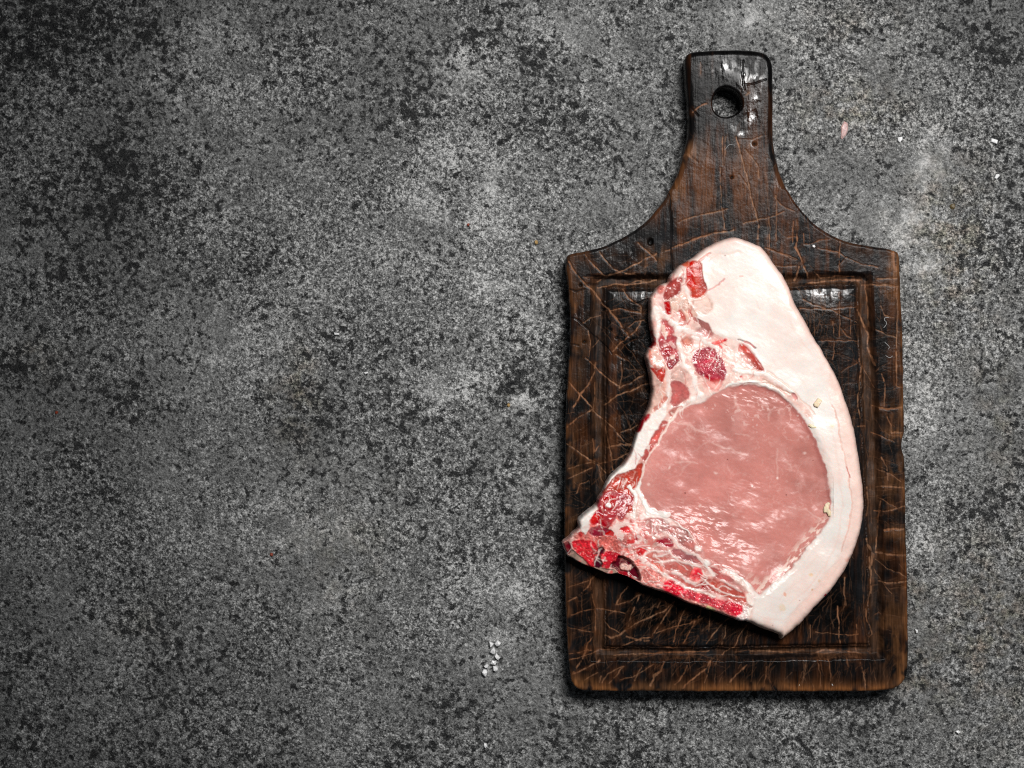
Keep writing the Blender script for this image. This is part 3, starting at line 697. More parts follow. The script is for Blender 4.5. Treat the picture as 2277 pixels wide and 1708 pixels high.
def pork_chop():
    m, nt, b = make_mat('raw_pork')
    L = nt.links.new
    at = node(nt, 'ShaderNodeAttribute', attribute_name='Col')
    tc = node(nt, 'ShaderNodeTexCoord')
    n1 = node(nt, 'ShaderNodeTexNoise')
    n1.inputs['Scale'].default_value = 620
    n1.inputs['Detail'].default_value = 4
    L(tc.outputs['Object'], n1.inputs['Vector'])
    bp = node(nt, 'ShaderNodeBump')
    bp.inputs['Strength'].default_value = .12
    bp.inputs['Distance'].default_value = .0005
    L(n1.outputs['Fac'], bp.inputs['Height'])
    L(bp.outputs[0], b.inputs['Normal'])
    L(at.outputs['Color'], b.inputs['Base Color'])
    L(at.outputs['Alpha'], b.inputs['Roughness'])
    b.inputs['IOR'].default_value = 1.42
    b.inputs['Specular IOR Level'].default_value = .36
    b.inputs['Subsurface Weight'].default_value = .12
    b.inputs['Subsurface Radius'].default_value = (1.0, .34, .22)
    b.inputs['Subsurface Scale'].default_value = .0016

    cv = Canvas(1240, 1932, 516, 1436, 1.15, warp=2.0, seed=41)
    X, Y = cv.X, cv.Y
    cv.relief = .45
    edge = (fbm(X, Y, 18, 3, 401) - .5) * 3.0
    sd = seg_dist(X, Y, smooth_poly(chop_outline, 1), True) + edge
    pid = np.zeros(X.shape, int)
    def mark(pts, i):
        sl = cv.box(smooth_poly(pts, 1), 4)
        d = seg_dist(cv.WX[sl], cv.WY[sl], smooth_poly(pts, 1), True)
        pid[sl] = np.where(d > 0, i, pid[sl])

    FAT = (.775, .715, .665)
    WHT = (.84, .785, .73)
    # ---- back fat
    cv.col[:] = FAT
    cv.r[:] = .33
    cv.col *= (1 + .05 * (cv.n40 - .5))[..., None]
    pk = sst(.42, .72, fbm(X, Y, 90, 4, 411)) * .5
    cv.col += (np.array([.83, .64, .57], np.float32) - cv.col) * pk[..., None]
    rim = np.exp(-np.maximum(sd, 0) / 13) * .8
    lay = sd + (fbm(X, Y, 80, 3, 741) - .5) * 26
    for q0, a0 in ((30, .30), (52, .34), (78, .25), (105, .18)):
        ln_ = np.exp(-((lay - q0) / 2.2) ** 2) * a0 * sst(.35, .6, fbm(X, Y, 60, 2, 751 + q0))
        cv.col += (np.array([.78, .52, .44], np.float32) - cv.col) * ln_[..., None]
    cv.col += (np.array([.80, .50, .42], np.float32) - cv.col) * rim[..., None]
    rind = Z('A', (1100, 160), (1230, 330), (1330, 480), (1370, 640), (1430, 780), (1520, 900), (1600, 1020), (1680, 1170), (1750, 1300)) + Z('B', (1740, 130), (1800, 320), (1850, 560), (1890, 800), (1915, 960), (1940, 1080), (1945, 1240), (1915, 1400), (1850, 1600)) + \
        Z('M', (1060, 120), (900, 330), (700, 540), (560, 700), (490, 800), (480, 900)) + [(1760, 1440), (1950, 1300), (1960, 1000), (1880, 780), (1720, 530)]
    cv.fill(rind, (.82, .57, .49), soft=8, alpha=.7, vary=.06, dh=-2)
    mark(rind, 1)
    cv.stroke(Z('B', (1780, 330), (1830, 520), (1890, 800), (1915, 960), (1940, 1080), (1945, 1240), (1915, 1400), (1850, 1600)), 2.4, (.72, .40, .32), alpha=.75, dh=-1.0)
    cv.stroke(Z('B', (1895, 860), (1920, 940)), 2, (.5, .12, .10), alpha=.8)
    # ---- loose tissue on the left side: pinkish white ground for the muscles
    left = Z('F', (700, 150), (850, 150), (790, 330), (800, 560), (880, 750), (900, 950), (960, 1100), (1250, 1380), (1480, 1450), (1660, 1520)) + Z('J', (900, 560), (1100, 700), (1400, 940), (1700, 1240), (1680, 1350), (1250, 960), (1000, 790), (400, 830)) + \
        Z('I', (1382, 0), (1040, 350), (700, 900), (640, 1300)) + Z('H', (500, 50), (1000, 400), (1500, 850), (1760, 1150), (1690, 1560), (800, 1330), (0, 1000), (-900, 700), (-1000, 300), (-400, -300)) + [(1330, 1060), (1390, 1000), (1420, 900), (1420, 760), (1430, 640)]
    cv.fill(left, (.76, .48, .41), soft=7, alpha=.9, vary=.16, dh=-3, rough=.34)
    mott = sst(.52, .70, fbm(X, Y, 20, 4, 421)) * .5
    sl = cv.box(left, 4)
    k = (seg_dist(cv.WX[sl], cv.WY[sl], left, True) > 0) * mott[sl]
    cv.blend(sl, k, (.70, .30, .25))
    stk = sst(.50, .66, fbm(X * .8 + Y * .3, Y * .35 - X * .15, 12, 4, 771))
    cv.blend(sl, (seg_dist(cv.WX[sl], cv.WY[sl], left, True) > 0) * stk[sl] * .55, (.85, .72, .65))
    flank = Z('H', (60, 0), (500, 40), (900, 330), (1300, 760), (1700, 1150), (1680, 1330), (1100, 1150), (450, 850), (100, 640))
    cv.fill(flank, (.64, .24, .21), soft=10, alpha=.9, vary=.25)
    cv.blend(cv.box(flank, 4), ((seg_dist(cv.WX[cv.box(flank, 4)], cv.WY[cv.box(flank, 4)], flank, True) > 0) * sst(.50, .64, fbm(X * .5 + Y * .2, Y - X * .35, 9, 4, 791))[cv.box(flank, 4)]) * .7, (.82, .56, .50))
    tipb = Z('E', (250, 680), (520, 400), (700, 300), (1250, 380), (1420, 700), (1500, 1200), (1300, 1200), (900, 950), (400, 800))
    cv.fill(tipb, (.74, .12, .10), soft=8, alpha=.85, vary=.4)
    cv.blend(cv.box(tipb, 4), ((seg_dist(cv.WX[cv.box(tipb, 4)], cv.WY[cv.box(tipb, 4)], tipb, True) > 0) * sst(.48, .62, fbm(X, Y, 13, 4, 781))[cv.box(tipb, 4)]) * .85, (.86, .66, .60))
    # ---- loin eye
    loin = Z('B', (820, 185), (900, 155), (1050, 140), (1180, 150), (1260, 190), (1330, 240), (1390, 300), (1460, 360), (1520, 430), (1590, 540), (1640, 650), (1690, 780), (1730, 900), (1750, 1020), (1760, 1130), (1760, 1250), (1730, 1340), (1690, 1400), (1640, 1470), (1580, 1540)) + \
        Z('D', (1160, 210), (1080, 330), (1000, 430), (900, 510), (820, 560), (760, 620), (720, 640), (680, 560), (600, 500)) + Z('C', (1660, 880), (1540, 820), (1400, 760), (1330, 700), (1300, 620), (1200, 480), (1080, 400), (990, 350), (850, 300), (800, 250)) + \
        Z('B', (120, 1170), (90, 1080), (100, 980), (130, 880), (170, 760), (230, 670), (290, 600), (350, 480), (440, 370), (560, 310), (650, 290), (700, 240), (760, 215))
    lp = smooth_poly(loin, 1)
    cv.fill(loin, (.575, .212, .183), soft=3.2, vary=.05, dh=-2.5, rough=.27)
    mark(loin, 2)
    sl = cv.box(lp, 4)
    ld = np.full(X.shape, -99, np.float32)
    ld[sl] = seg_dist(cv.WX[sl], cv.WY[sl], lp, True)
    lm = sst(-2, 3, ld)
    # colour drift across the eye: browner to the right and top, pinker to the lower left
    tone = np.clip((X - 1430) / 420 * .75 + (1000 - Y) / 300 * .25, 0, 1)
    cv.col += (np.array([.42, .165, .135], np.float32) - cv.col) * (lm * tone * .95)[..., None]
    pkl = lm * (1 - sst(0, 60, ld)) * sst(1500, 1420, X)
    cv.col += (np.array([.68, .30, .26], np.float32) - cv.col) * (pkl * .7)[..., None]
    edge_d = lm * np.exp(-np.maximum(ld, 0) / 9) * sst(1600, 1700, X) * sst(1230, 1050, Y)
    cv.col += (np.array([.36, .105, .095], np.float32) - cv.col) * (edge_d * .75)[..., None]
    bund = fbm(X, Y, 60, 4, 431)
    cv.col *= (1 + lm * .34 * (bund - .5))[..., None]
    pale = lm * sst(.56, .72, fbm(X + .3 * Y, Y, 46, 4, 441)) * .24
    cv.col += (np.array([.74, .40, .36], np.float32) - cv.col) * pale[..., None]
    # marbling: thin broken veins, with painted glints among the strokes
    r1 = 1 - np.abs(fbm(X, Y, 40, 4, 451) - .5) * 2
    up = .35 + .65 * sst(1010, 900, Y)
    vein = lm * sst(.955, .99, r1) * sst(.46, .62, fbm(X, Y, 55, 3, 461)) * up
    cv.col += (np.array([.86, .60, .54], np.float32) - cv.col) * (vein * .30)[..., None]
    fleck = lm * sst(.68, .78, fbm(X, Y, 7, 2, 471)) * sst(.40, .60, fbm(X, Y, 40, 3, 481)) * (.25 + .75 * sst(990, 910, Y))
    cv.col += (np.array([.88, .66, .60], np.float32) - cv.col) * (fleck * .38)[..., None]
    V1 = (.86, .62, .55)  # veins, and the long wet glints painted in the same pale colour
    for q, wd, a in [(Z('B', (400, 480), (520, 490), (590, 540), (650, 565)), 4, .8), (Z('B', (480, 540), (520, 590), (560, 620)), 3.5, .7), (Z('J', (510, 960), (515, 1090), (560, 1170)), 4, .7), (Z('J', (515, 1090), (480, 1160)), 2.5, .6),
            (Z('B', (1030, 1190), (1100, 1250), (1180, 1290)), 2.2, .75), (Z('B', (1290, 700), (1285, 830), (1300, 960)), 2.6, .5), (Z('B', (1400, 1210), (1550, 1235), (1700, 1340)), 1.8, .7), (Z('B', (930, 575), (1040, 590)), 2, .8), (Z('B', (720, 660), (790, 680), (870, 702)), 2.2, .8),
            (Z('B', (400, 820), (500, 815), (590, 830)), 2.2, .7), (Z('B', (1180, 300), (1230, 380), (1220, 450)), 4, .5), (Z('B', (870, 690), (960, 740), (1040, 760)), 2.4, .6), (Z('B', (450, 930), (480, 860), (530, 830)), 2, .5), (Z('B', (900, 1080), (890, 1160)), 2, .4), (Z('B', (1380, 820), (1420, 870)), 2, .5), (Z('B', (640, 500), (700, 640), (560, 730)), 1.6, .45)]:
        cv.stroke(q, wd * .8, V1, alpha=a * .42, rag=.9, soft=2.8, dh=.5)
    for q in Z('B', (1070, 1035), (1530, 740), (1300, 960), (620, 1200), (350, 870), (160, 1020), (750, 910)):
        cv.dot(q[0], q[1], 3, (.86, .66, .60), vary=0, alpha=.6, dh=.6)
    for q, rr in ((Z('B', (490, 1092))[0], 2.2), (Z('B', (858, 800))[0], 1.4), (Z('B', (1605, 808))[0], 1.2), (Z('B', (1375, 1110))[0], 1.4)):
        cv.dot(q[0], q[1], rr, (.16, .03, .02), vary=0, soft=1.2)
    fibl = fbm(X * .25 + Y * .1, Y - X * .3, 5, 3, 831)
    cv.col *= (1 + lm * (.10 * (fibl - .5) + .26 * (fbm(X, Y, 130, 3, 841) - .5)))[..., None]
    # surface of the cut: short ridges lying left to right, coarser in the lower left
    rowx = X * .95 + Y * .30
    rowy = Y * .95 - X * .30
    rid = fbm(rowx * .38, rowy, 6.5, 3, 491)
    low_l = np.exp(-(((X - 1545) / 105) ** 2 + ((Y - 1172) / 60) ** 2)) + .45 * np.exp(-(((X - 1640) / 70) ** 2 + ((Y - 1235) / 45) ** 2)) + .75 * np.exp(-(((X - 1650) / 90) ** 2 + ((Y - 880) / 25) ** 2)) + .5 * np.exp(-(((X - 1735) / 30) ** 2 + ((Y - 920) / 20) ** 2)) + .6 * np.exp(-(((X - 1665) / 36) ** 2 + ((Y - 1075) / 18) ** 2))
    blobs = fbm(rowx * .5, rowy, 17, 4, 761)
    cv.h += lm * ((rid - .5) * (.10 + 1.5 * np.clip(low_l, 0, 1.1)) + (blobs - .5) * (.35 + 2.7 * np.clip(low_l, 0, 1.1)))
    vv = (X - 1560) * -.33 + (Y - 1180) * .944
    cv.h += 11 * sst(-60, 60, vv) * sst(1780, 1650, X)
    cv.h += lm * (fbm(X, Y, 90, 3, 501) - .5) * 7
    cv.r -= lm * .06 * np.clip(low_l, 0, 1)
    # ragged fringe where lean meets the lower fat
    fr = sst(0, 3, ld) * (1 - sst(6, 30, ld)) * sst(1640, 1700, X) * sst(1130, 1180, Y) * sst(.50, .62, fbm(X + Y, (Y - X) * .35, 7, 3, 511))
    cv.col += (np.array([.88, .70, .60], np.float32) - cv.col) * (fr * .8)[..., None]

    # ---- white bands
    bar = Z('I', (1050, 0), (1040, 180), (930, 330), (840, 480), (780, 580), (720, 720), (640, 850), (580, 980), (480, 1010), (350, 1060), (230, 1130), (120, 1250), (40, 1360), (-20, 1400), (100, 1200), (190, 1060), (400, 900), (440, 800), (500, 640), (480, 600), (590, 460), (690, 310), (770, 160), (850, 120), (950, 30))
    cv.fill(bar, WHT, soft=3, vary=.02, dh=4, rough=.4)
    for q, wd in ((Z('F', (260, 940), (310, 1060), (330, 1200), (330, 1330), (290, 1480)), 10), (Z('F', (330, 960), (440, 1060), (560, 1170), (650, 1270)), 9), (Z('F', (770, 400), (790, 600), (830, 760), (870, 900), (940, 1020), (1060, 1100)), 8),
                  (Z('G', (660, 120), (700, 250), (740, 420), (760, 560), (850, 640), (940, 760), (960, 900), (1010, 1040)), 11), (Z('G', (470, 560), (500, 700), (520, 830), (500, 1000), (460, 1150), (400, 1270)), 9), (Z('G', (560, 1290), (760, 1210), (900, 1110), (1060, 1040)), 11), (Z('F', (640, 1300), (800, 1320), (1000, 1370), (1180, 1460)), 12), (Z('G', (900, 60), (1080, 140), (1200, 190), (1330, 280)), 10)):
        cv.stroke(q, wd * .62, WHT, soft=4, alpha=.8, rag=.6, dh=2)
    # ---- muscles and bones, in tracing order
    MU = dict(soft=2.2, vary=.30, dh=-1.6, rough=.24, grow=2.2)
    def mus(key, pts, color, part=3, **kw):
        q = Z(key, *pts)
        a = dict(MU); a.update(kw)
        cv.fill(q, color, **a)
        qs = smooth_poly(q, 1)
        sl_ = cv.box(qs, 12)
        d_ = seg_dist(cv.WX[sl_], cv.WY[sl_], qs, True)
        e_ = np.exp(-((d_ - 1.5) / 2.6) ** 2) * .38 * sst(.40, .62, cv.n12[sl_])
        cv.blend(sl_, e_, np.array(color) * .5, -.8)  # darker rim paints shade into the crevices between muscles
        if part is not None:
            mark(q, part)
    PE = dict(part=None, vary=.5, soft=4, dh=-.8, alpha=.75)
    mus('F', [(520, 800), (640, 790), (720, 690), (800, 780), (870, 930), (1000, 1040), (900, 1110), (800, 1160), (700, 1000), (560, 1000), (540, 900)], (.70, .40, .31), **PE)
    mus('G', [(200, 640), (300, 760), (400, 840), (450, 950), (430, 1080), (360, 1180), (250, 1290), (150, 1350), (210, 1000), (170, 760)], (.76, .47, .38), **PE)
    mus('F', [(960, 1290), (1100, 1280), (1250, 1400), (1200, 1450), (1080, 1420)], (.56, .26, .24), **PE)
    mus('G', [(700, 560), (800, 620), (860, 760), (830, 860), (740, 660)], (.74, .45, .39), **PE)
    mus('G', [(1460, 260), (1560, 200), (1700, 420), (1780, 560), (1650, 520), (1520, 420)], (.80, .58, .52), **PE)
    mus('F', [(280, 700), (420, 700), (420, 860), (450, 980), (520, 1060), (420, 1010), (330, 880)], (.78, .48, .44), **PE)
    mus('F', [(870, 170), (1000, 160), (1045, 200), (1040, 330), (1060, 450), (1110, 560), (1130, 680), (1060, 740), (960, 770), (870, 740), (880, 660), (800, 570), (790, 500), (810, 420), (800, 330), (840, 260)], (.47, .075, .058), dh=-3)
    cv.stroke(Z('F', (860, 200), (840, 310), (850, 430), (890, 540)), 9, (.50, .008, .008), soft=6, alpha=.9, rag=.3, dh=-1.5)
    mus('F', [(720, 440), (740, 470), (690, 560), (670, 660), (600, 730), (520, 790), (440, 800), (430, 720), (450, 630), (520, 530), (600, 470)], (.34, .062, .055), dh=-4)
    mus('F', [(430, 850), (510, 860), (530, 940), (540, 1030), (490, 1045), (450, 960), (440, 900)], (.50, .03, .04), dh=-4)
    mus('F', [(740, 200), (860, 160), (830, 260), (770, 240)], (.62, .16, .11))
    mus('F', [(880, 820), (1000, 800), (1100, 720), (1200, 760), (1240, 850), (1220, 1000), (1100, 1050), (1000, 1020), (930, 930)], (.74, .40, .30), part=None, alpha=.55, vary=.4, soft=5)
    mus('F', [(300, 620), (360, 550), (430, 570), (420, 640), (370, 700), (310, 700)], (.62, .22, .19), dh=3)
    cv.dot(*Z('F', (372, 622))[0], 2.2, (.22, .04, .04), dh=-3, vary=0)
    mus('F', [(510, 800), (640, 800), (720, 700), (800, 780), (860, 930), (760, 970), (640, 990), (560, 900)], (.82, .56, .46), part=None, alpha=.7, vary=.35, dh=2)
    mus('F', [(900, 1110), (1000, 1130), (1130, 1200), (1210, 1290), (1250, 1400), (1180, 1410), (1090, 1310), (1070, 1230), (980, 1170)], (.40, .14, .125))
    mus('F', [(1000, 1320), (1100, 1290), (1190, 1400), (1150, 1440)], (.60, .30, .28), part=None, alpha=.6, vary=.6)
    mus('F', [(680, 990), (720, 1050), (780, 1170), (740, 1180), (690, 1080)], (.50, .11, .09))
    mus('F', [(840, 970), (890, 1090), (850, 1110), (830, 1040)], (.52, .16, .13))
    mus('F', [(690, 1130), (760, 1180), (810, 1230), (700, 1240)], (.70, .32, .28), part=None)
    mus('F', [(390, 1140), (460, 1150), (480, 1210), (560, 1270), (610, 1350), (540, 1400), (640, 1430), (600, 1560), (620, 1700), (350, 1700), (320, 1480), (370, 1400), (400, 1300)], (.47, .125, .125), vary=.5)
    cv.stroke(Z('F', (400, 1240), (420, 1330), (450, 1400)), 5, (.85, .62, .52), alpha=.8)
    mus('F', [(720, 1500), (800, 1440), (880, 1460), (910, 1540), (860, 1590), (760, 1570)], (.58, .255, .205))
    mus('G', [(330, 100), (500, 90), (640, 90), (610, 180), (600, 250), (680, 370), (690, 430), (620, 520), (520, 630), (480, 560), (430, 440), (370, 330), (350, 220)], (.42, .085, .095), vary=.4)
    mus('G', [(470, 370), (560, 420), (640, 470), (520, 620), (490, 500)], (.27, .022, .035), dh=-2.5)
    mus('G', [(440, 260), (540, 250), (560, 320), (470, 360), (420, 310)], (.36, .03, .04), part=None)
    cv.fill(Z('G', (510, 390), (620, 380), (610, 450), (560, 455)), (.86, .66, .58), vary=.05, dh=2)
    cv.stroke(Z('G', (440, 200), (520, 180), (590, 240)), 5, (.84, .60, .56), alpha=.7)
    mus('G', [(890, 490), (920, 370), (1010, 290), (1120, 255), (1230, 270), (1310, 330), (1390, 430), (1430, 560), (1450, 680), (1420, 790), (1340, 820), (1220, 790), (1110, 750), (1020, 690), (980, 620), (920, 560)], (.37, .065, .085), part=4, vary=.3, dh=1.5, rough=.2)
    mus('G', [(1110, 740), (1200, 765), (1290, 800), (1390, 815), (1300, 835), (1180, 800)], (.40, .004, .022), part=4, soft=3, dh=-2)
    mus('G', [(1090, 820), (1200, 820), (1390, 830), (1400, 900), (1330, 980), (1200, 940), (1110, 890)], (.76, .30, .26), part=None, alpha=.8, soft=4)
    ov = np.exp(-((((X - 1575) / 34) ** 2 + ((Y - 812) / 38) ** 2)) ** 2)
    cv.h += ov * (fbm(X, Y, 6, 3, 521) - .5) * 5.5
    mus('G', [(540, 680), (620, 600), (700, 560), (740, 640), (800, 700), (830, 800), (780, 850), (700, 790), (620, 790), (560, 780)], (.74, .44, .37), part=None, alpha=.65, vary=.5)
    mus('G', [(530, 840), (640, 820), (740, 850), (790, 920), (850, 1000), (830, 1070), (740, 1150), (620, 1220), (540, 1200), (560, 1100), (580, 1000)], (.52, .155, .145), vary=.35)
    mus('G', [(150, 280), (200, 240), (280, 260), (330, 400), (460, 560), (460, 640), (300, 600), (200, 480)], (.84, .52, .44), part=None, dh=2)
    mus('G', [(190, 600), (300, 610), (420, 610), (420, 700), (400, 800), (370, 830), (310, 740), (260, 660)], (.60, .085, .07), soft=4)
    cv.stroke(Z('G', (170, 300), (210, 480), (300, 610)), 4, (.75, .16, .10), alpha=.8)
    cv.stroke(Z('G', (180, 230), (230, 200), (260, 180)), 6, (.45, .02, .02), alpha=.9)
    cv.stroke(Z('F', (220, 1330), (250, 1420), (270, 1480), (200, 1590)), 5, (.40, .01, .015), alpha=.9)
    cv.stroke(Z('G', (420, 830), (450, 920), (430, 1040)), 5, (.74, .34, .26), soft=4, alpha=.7)
    mus('G', [(440, 1060), (470, 1080), (430, 1130), (380, 1180), (370, 1130)], (.62, .21, .16), part=None)
    mus('G', [(250, 1290), (320, 1220), (350, 1190), (330, 1270)], (.62, .20, .15), part=None)
    mus('G', [(510, 1320), (640, 1240), (720, 1240), (660, 1290), (600, 1340), (530, 1400)], (.56, .21, .18))
    mus('I', [(590, 370), (640, 260), (720, 180), (780, 140), (750, 220), (690, 320), (640, 430), (600, 430)], (.36, .004, .014), part=None, dh=-2)
    mus('I', [(420, 860), (500, 680), (540, 660), (500, 760), (460, 840)], (.72, .36, .28), part=None, soft=4, alpha=.7)
    mus('I', [(1000, 250), (1060, 280), (1040, 360), (980, 460), (900, 590), (830, 700), (780, 790), (730, 860), (690, 830), (700, 770), (770, 660), (800, 560), (850, 480), (930, 370)], (.54, .14, .125))
    mus('I', [(620, 920), (690, 900), (680, 1000), (650, 1120), (600, 1240), (570, 1320), (520, 1280), (460, 1240), (480, 1300), (540, 1420), (560, 1540), (540, 1659), (0, 1659), (20, 1500), (60, 1380), (130, 1270), (200, 1170), (300, 1100), (420, 1050), (480, 1010), (560, 1000)], (.50, .085, .065), vary=.3)
    cv.stroke(Z('I', (560, 1040), (540, 1120), (480, 1180)), 3, (.74, .34, .28), alpha=.7)
    mus('E', [(690, 60), (800, -40), (960, -40), (1200, -20), (1280, 120), (1260, 200), (1190, 180), (1140, 300), (1090, 400), (1010, 380), (1030, 260), (960, 370), (880, 500), (820, 540), (740, 470), (710, 350), (720, 240), (660, 200)], (.38, .05, .06), dh=2)
    mus('E', [(760, 60), (900, 20), (960, 80), (940, 230), (800, 240)], (.44, .006, .016), part=None, dh=2, soft=4)
    cv.stroke(Z('E', (760, 60), (740, 230), (720, 330)), 2, (.62, .26, .22), alpha=.7)
    mus('E', [(540, 400), (700, 220), (720, 330), (760, 450), (800, 520), (660, 480), (560, 500)], (.44, .02, .035))
    mus('E', [(530, 400), (640, 340), (690, 360), (620, 450), (560, 500)], (.72, .08, .08), part=None, dh=2)
    cv.fill(Z('E', (330, 400), (420, 320), (560, 220), (650, 170), (630, 240), (560, 380), (510, 430), (520, 560), (480, 660), (400, 600), (340, 510)), WHT, soft=2.5, vary=.03, dh=1, rough=.38)
    mus('E', [(520, 580), (700, 540), (830, 570), (900, 600), (840, 660), (760, 690), (600, 690)], (.31, .024, .045), dh=-4)
    mus('E', [(800, 660), (900, 600), (940, 650), (880, 710)], (.74, .05, .05), part=None)
    # saw-cut backbone tip
    tip = Z('E', (70, 780), (190, 690), (330, 640), (500, 690), (700, 690), (950, 700), (1300, 850), (1380, 1000), (1360, 1480), (1000, 1350), (560, 1260), (180, 1060), (60, 900))
    mark(tip, 5)
    cv.fill(tip, (.74, .17, .14), soft=5, alpha=.35, vary=.5)
    BO = dict(soft=2.5, vary=.35, dh=1.0, rough=.33, part=5)
    mus('E', [(190, 1000), (260, 940), (400, 1060), (540, 1200), (620, 1210), (800, 1250), (950, 1280), (1020, 1320), (900, 1370), (700, 1300), (560, 1250), (400, 1190), (250, 1110)], (.40, .27, .21), part=None, vary=.5, dh=-8)
    mus('E', [(250, 780), (400, 760), (560, 790), (640, 850), (690, 930), (660, 1050), (630, 1170), (560, 1200), (480, 1100), (350, 960), (260, 860)], (.70, .022, .035), **BO)
    mus('E', [(700, 990), (780, 980), (900, 960), (1050, 990), (1030, 1090), (940, 1150), (840, 1220), (760, 1200), (720, 1100)], (.60, .012, .028), **BO)
    mus('E', [(640, 1000), (700, 920), (780, 910), (760, 960), (690, 1010), (740, 1190), (680, 1210), (630, 1180), (650, 1060)], (.06, .002, .012), part=5, dh=-16, vary=.1)
    mus('E', [(1050, 1020), (1180, 1100), (1290, 1190), (1350, 1290), (1370, 1420), (1300, 1390), (1150, 1310), (1000, 1260), (900, 1200), (960, 1140)], (.10, .002, .010), part=5, dh=-34, vary=.2)
    mus('E', [(1040, 1175), (1130, 1150), (1160, 1180), (1250, 1180), (1200, 1255), (1100, 1235)], (.84, .50, .42), part=None, dh=14, soft=1.5)
    mus('E', [(1010, 1280), (1150, 1300), (1260, 1370), (1240, 1420), (1120, 1350)], (.42, .008, .02), part=None, dh=6)
    mus('E', [(80, 840), (160, 780), (190, 860), (215, 950), (190, 1010), (120, 930)], (.17, .003, .012), part=5, dh=-6)
    mus('E', [(620, 740), (760, 700), (900, 740), (1000, 860), (940, 930), (800, 900), (700, 880)], (.76, .16, .13), part=None, alpha=.75, vary=.6)
    mus('E', [(1040, 560), (1200, 540), (1190, 640), (1100, 600)], (.80, .04, .045), part=None)
    mus('E', [(1180, 770), (1250, 760), (1260, 840), (1190, 830)], (.70, .05, .05), part=None)
    mus('E', [(1330, 930), (1420, 880), (1460, 930), (1400, 1000), (1330, 970)], (.60, .01, .018), part=None, dh=-3)
    mus('E', [(1280, 690), (1330, 690), (1310, 760), (1270, 740)], (.5, .02, .03), part=None, dh=-3)
    mus('E', [(340, 640), (390, 630), (390, 680), (350, 680)], (.66, .05, .05), part=None)
    cv.dot(*Z('E', (840, 182))[0], 6.4, (.90, .82, .78), vary=0, dh=5, soft=1.6)
    # ---- rib along the lower edge
    rib = Z('H', (140, 1000), (150, 850), (250, 760), (330, 760), (450, 850), (560, 950), (700, 1010), (850, 1080), (1050, 1140), (1250, 1220), (1500, 1260), (1650, 1290), (1690, 1330), (1650, 1500), (1560, 1540), (1400, 1500), (1200, 1430), (1050, 1380), (850, 1330), (650, 1250), (450, 1160), (250, 1070))
    cv.fill(rib, (.82, .36, .30), soft=3, vary=.35, dh=.5, rough=.36)
    mark(rib, 6)
    mus('H', [(160, 830), (300, 770), (430, 880), (480, 990), (400, 1060), (250, 1000), (170, 940)], (.78, .22, .19), part=None, alpha=.7, vary=.7)
    mus('H', [(470, 1000), (600, 980), (720, 1020), (900, 1130), (1100, 1200), (1300, 1240), (1500, 1270), (1590, 1330), (1580, 1420), (1500, 1450), (1400, 1420), (1250, 1320), (1050, 1250), (800, 1200), (600, 1150), (500, 1100)], (.74, .060, .085), part=None, vary=.45, soft=4, dh=0, grow=4)
    mus('H', [(480, 1000), (600, 980), (760, 1060), (700, 1150), (560, 1140)], (.72, .012, .035), part=None, vary=.4, dh=0, soft=4)
    mus('H', [(1440, 1290), (1570, 1320), (1580, 1420), (1500, 1450), (1420, 1400)], (.76, .014, .045), part=None, vary=.3, dh=0, soft=4)
    mus('H', [(1600, 1300), (1690, 1330), (1650, 1500), (1560, 1540), (1480, 1490), (1600, 1430)], (.85, .72, .68), part=None, dh=1)
    spn = ((pid == 6) | (pid == 5)) & (cv.col[..., 0] > .5)
    spk = fbm(X, Y, 3.6, 2, 531)
    cv.h += spn * (spk - .5) * 2.6
    cv.col *= (1 + spn * (spk - .5) * .9)[..., None]
    por = spn * sst(.58, .70, fbm(X, Y, 6, 3, 801))
    cv.col += (np.array([.82, .34, .30], np.float32) - cv.col) * (por * .28)[..., None]
    drk = spn * sst(.62, .72, fbm(X, Y, 4.5, 2, 811))
    cv.col += (np.array([.30, .006, .012], np.float32) - cv.col) * (drk * .3)[..., None]
    mus('H', [(450, 1160), (650, 1250), (850, 1330), (1050, 1380), (1080, 1320), (860, 1290), (660, 1210), (480, 1120)], (.30, .05, .04), part=None, alpha=.6, dh=-3)
    mus('H', [(1090, 1320), (1180, 1350), (1170, 1390), (1090, 1370)], (.85, .74, .36), part=None, dh=0)
    # ---- flank muscles between rib and eye
    mus('H', [(450, 740), (700, 710), (860, 750), (880, 820), (850, 920), (760, 880), (640, 810), (540, 810)], (.55, .17, .15))
    mus('H', [(540, 860), (700, 920), (850, 990), (960, 1000), (1080, 1080), (900, 1070), (700, 990), (600, 920)], (.56, .16, .145))
    mus('H', [(1010, 920), (1200, 960), (1350, 1000), (1500, 1080), (1620, 1150), (1650, 1270), (1450, 1230), (1250, 1130), (1100, 1060)], (.50, .12, .10))
    mus('H', [(980, 980), (1080, 1010), (1120, 1070), (1060, 1080)], (.40, .006, .012), part=None)
    mus('H', [(1130, 780), (1260, 790), (1290, 880), (1400, 900), (1480, 960), (1300, 950), (1180, 900)], (.52, .16, .15))
    mus('H', [(180, 120), (320, 80), (520, 100), (560, 180), (480, 260), (380, 300), (340, 330), (220, 360), (160, 250)], (.62, .27, .25), vary=.5)
    mus('H', [(220, 370), (380, 340), (420, 420), (330, 500), (220, 470)], (.70, .38, .33), vary=.5)
    mus('H', [(510, 220), (600, 190), (760, 240), (850, 330), (920, 480), (900, 550), (780, 490), (640, 330), (540, 270)], (.58, .21, .19), vary=.4)
    mus('H', [(380, 420), (480, 350), (580, 360), (600, 470), (560, 480), (470, 430)], (.38, .025, .045))
    mus('H', [(600, 520), (700, 510), (780, 570), (950, 640), (1020, 680), (900, 690), (740, 640), (640, 590)], (.45, .145, .15))
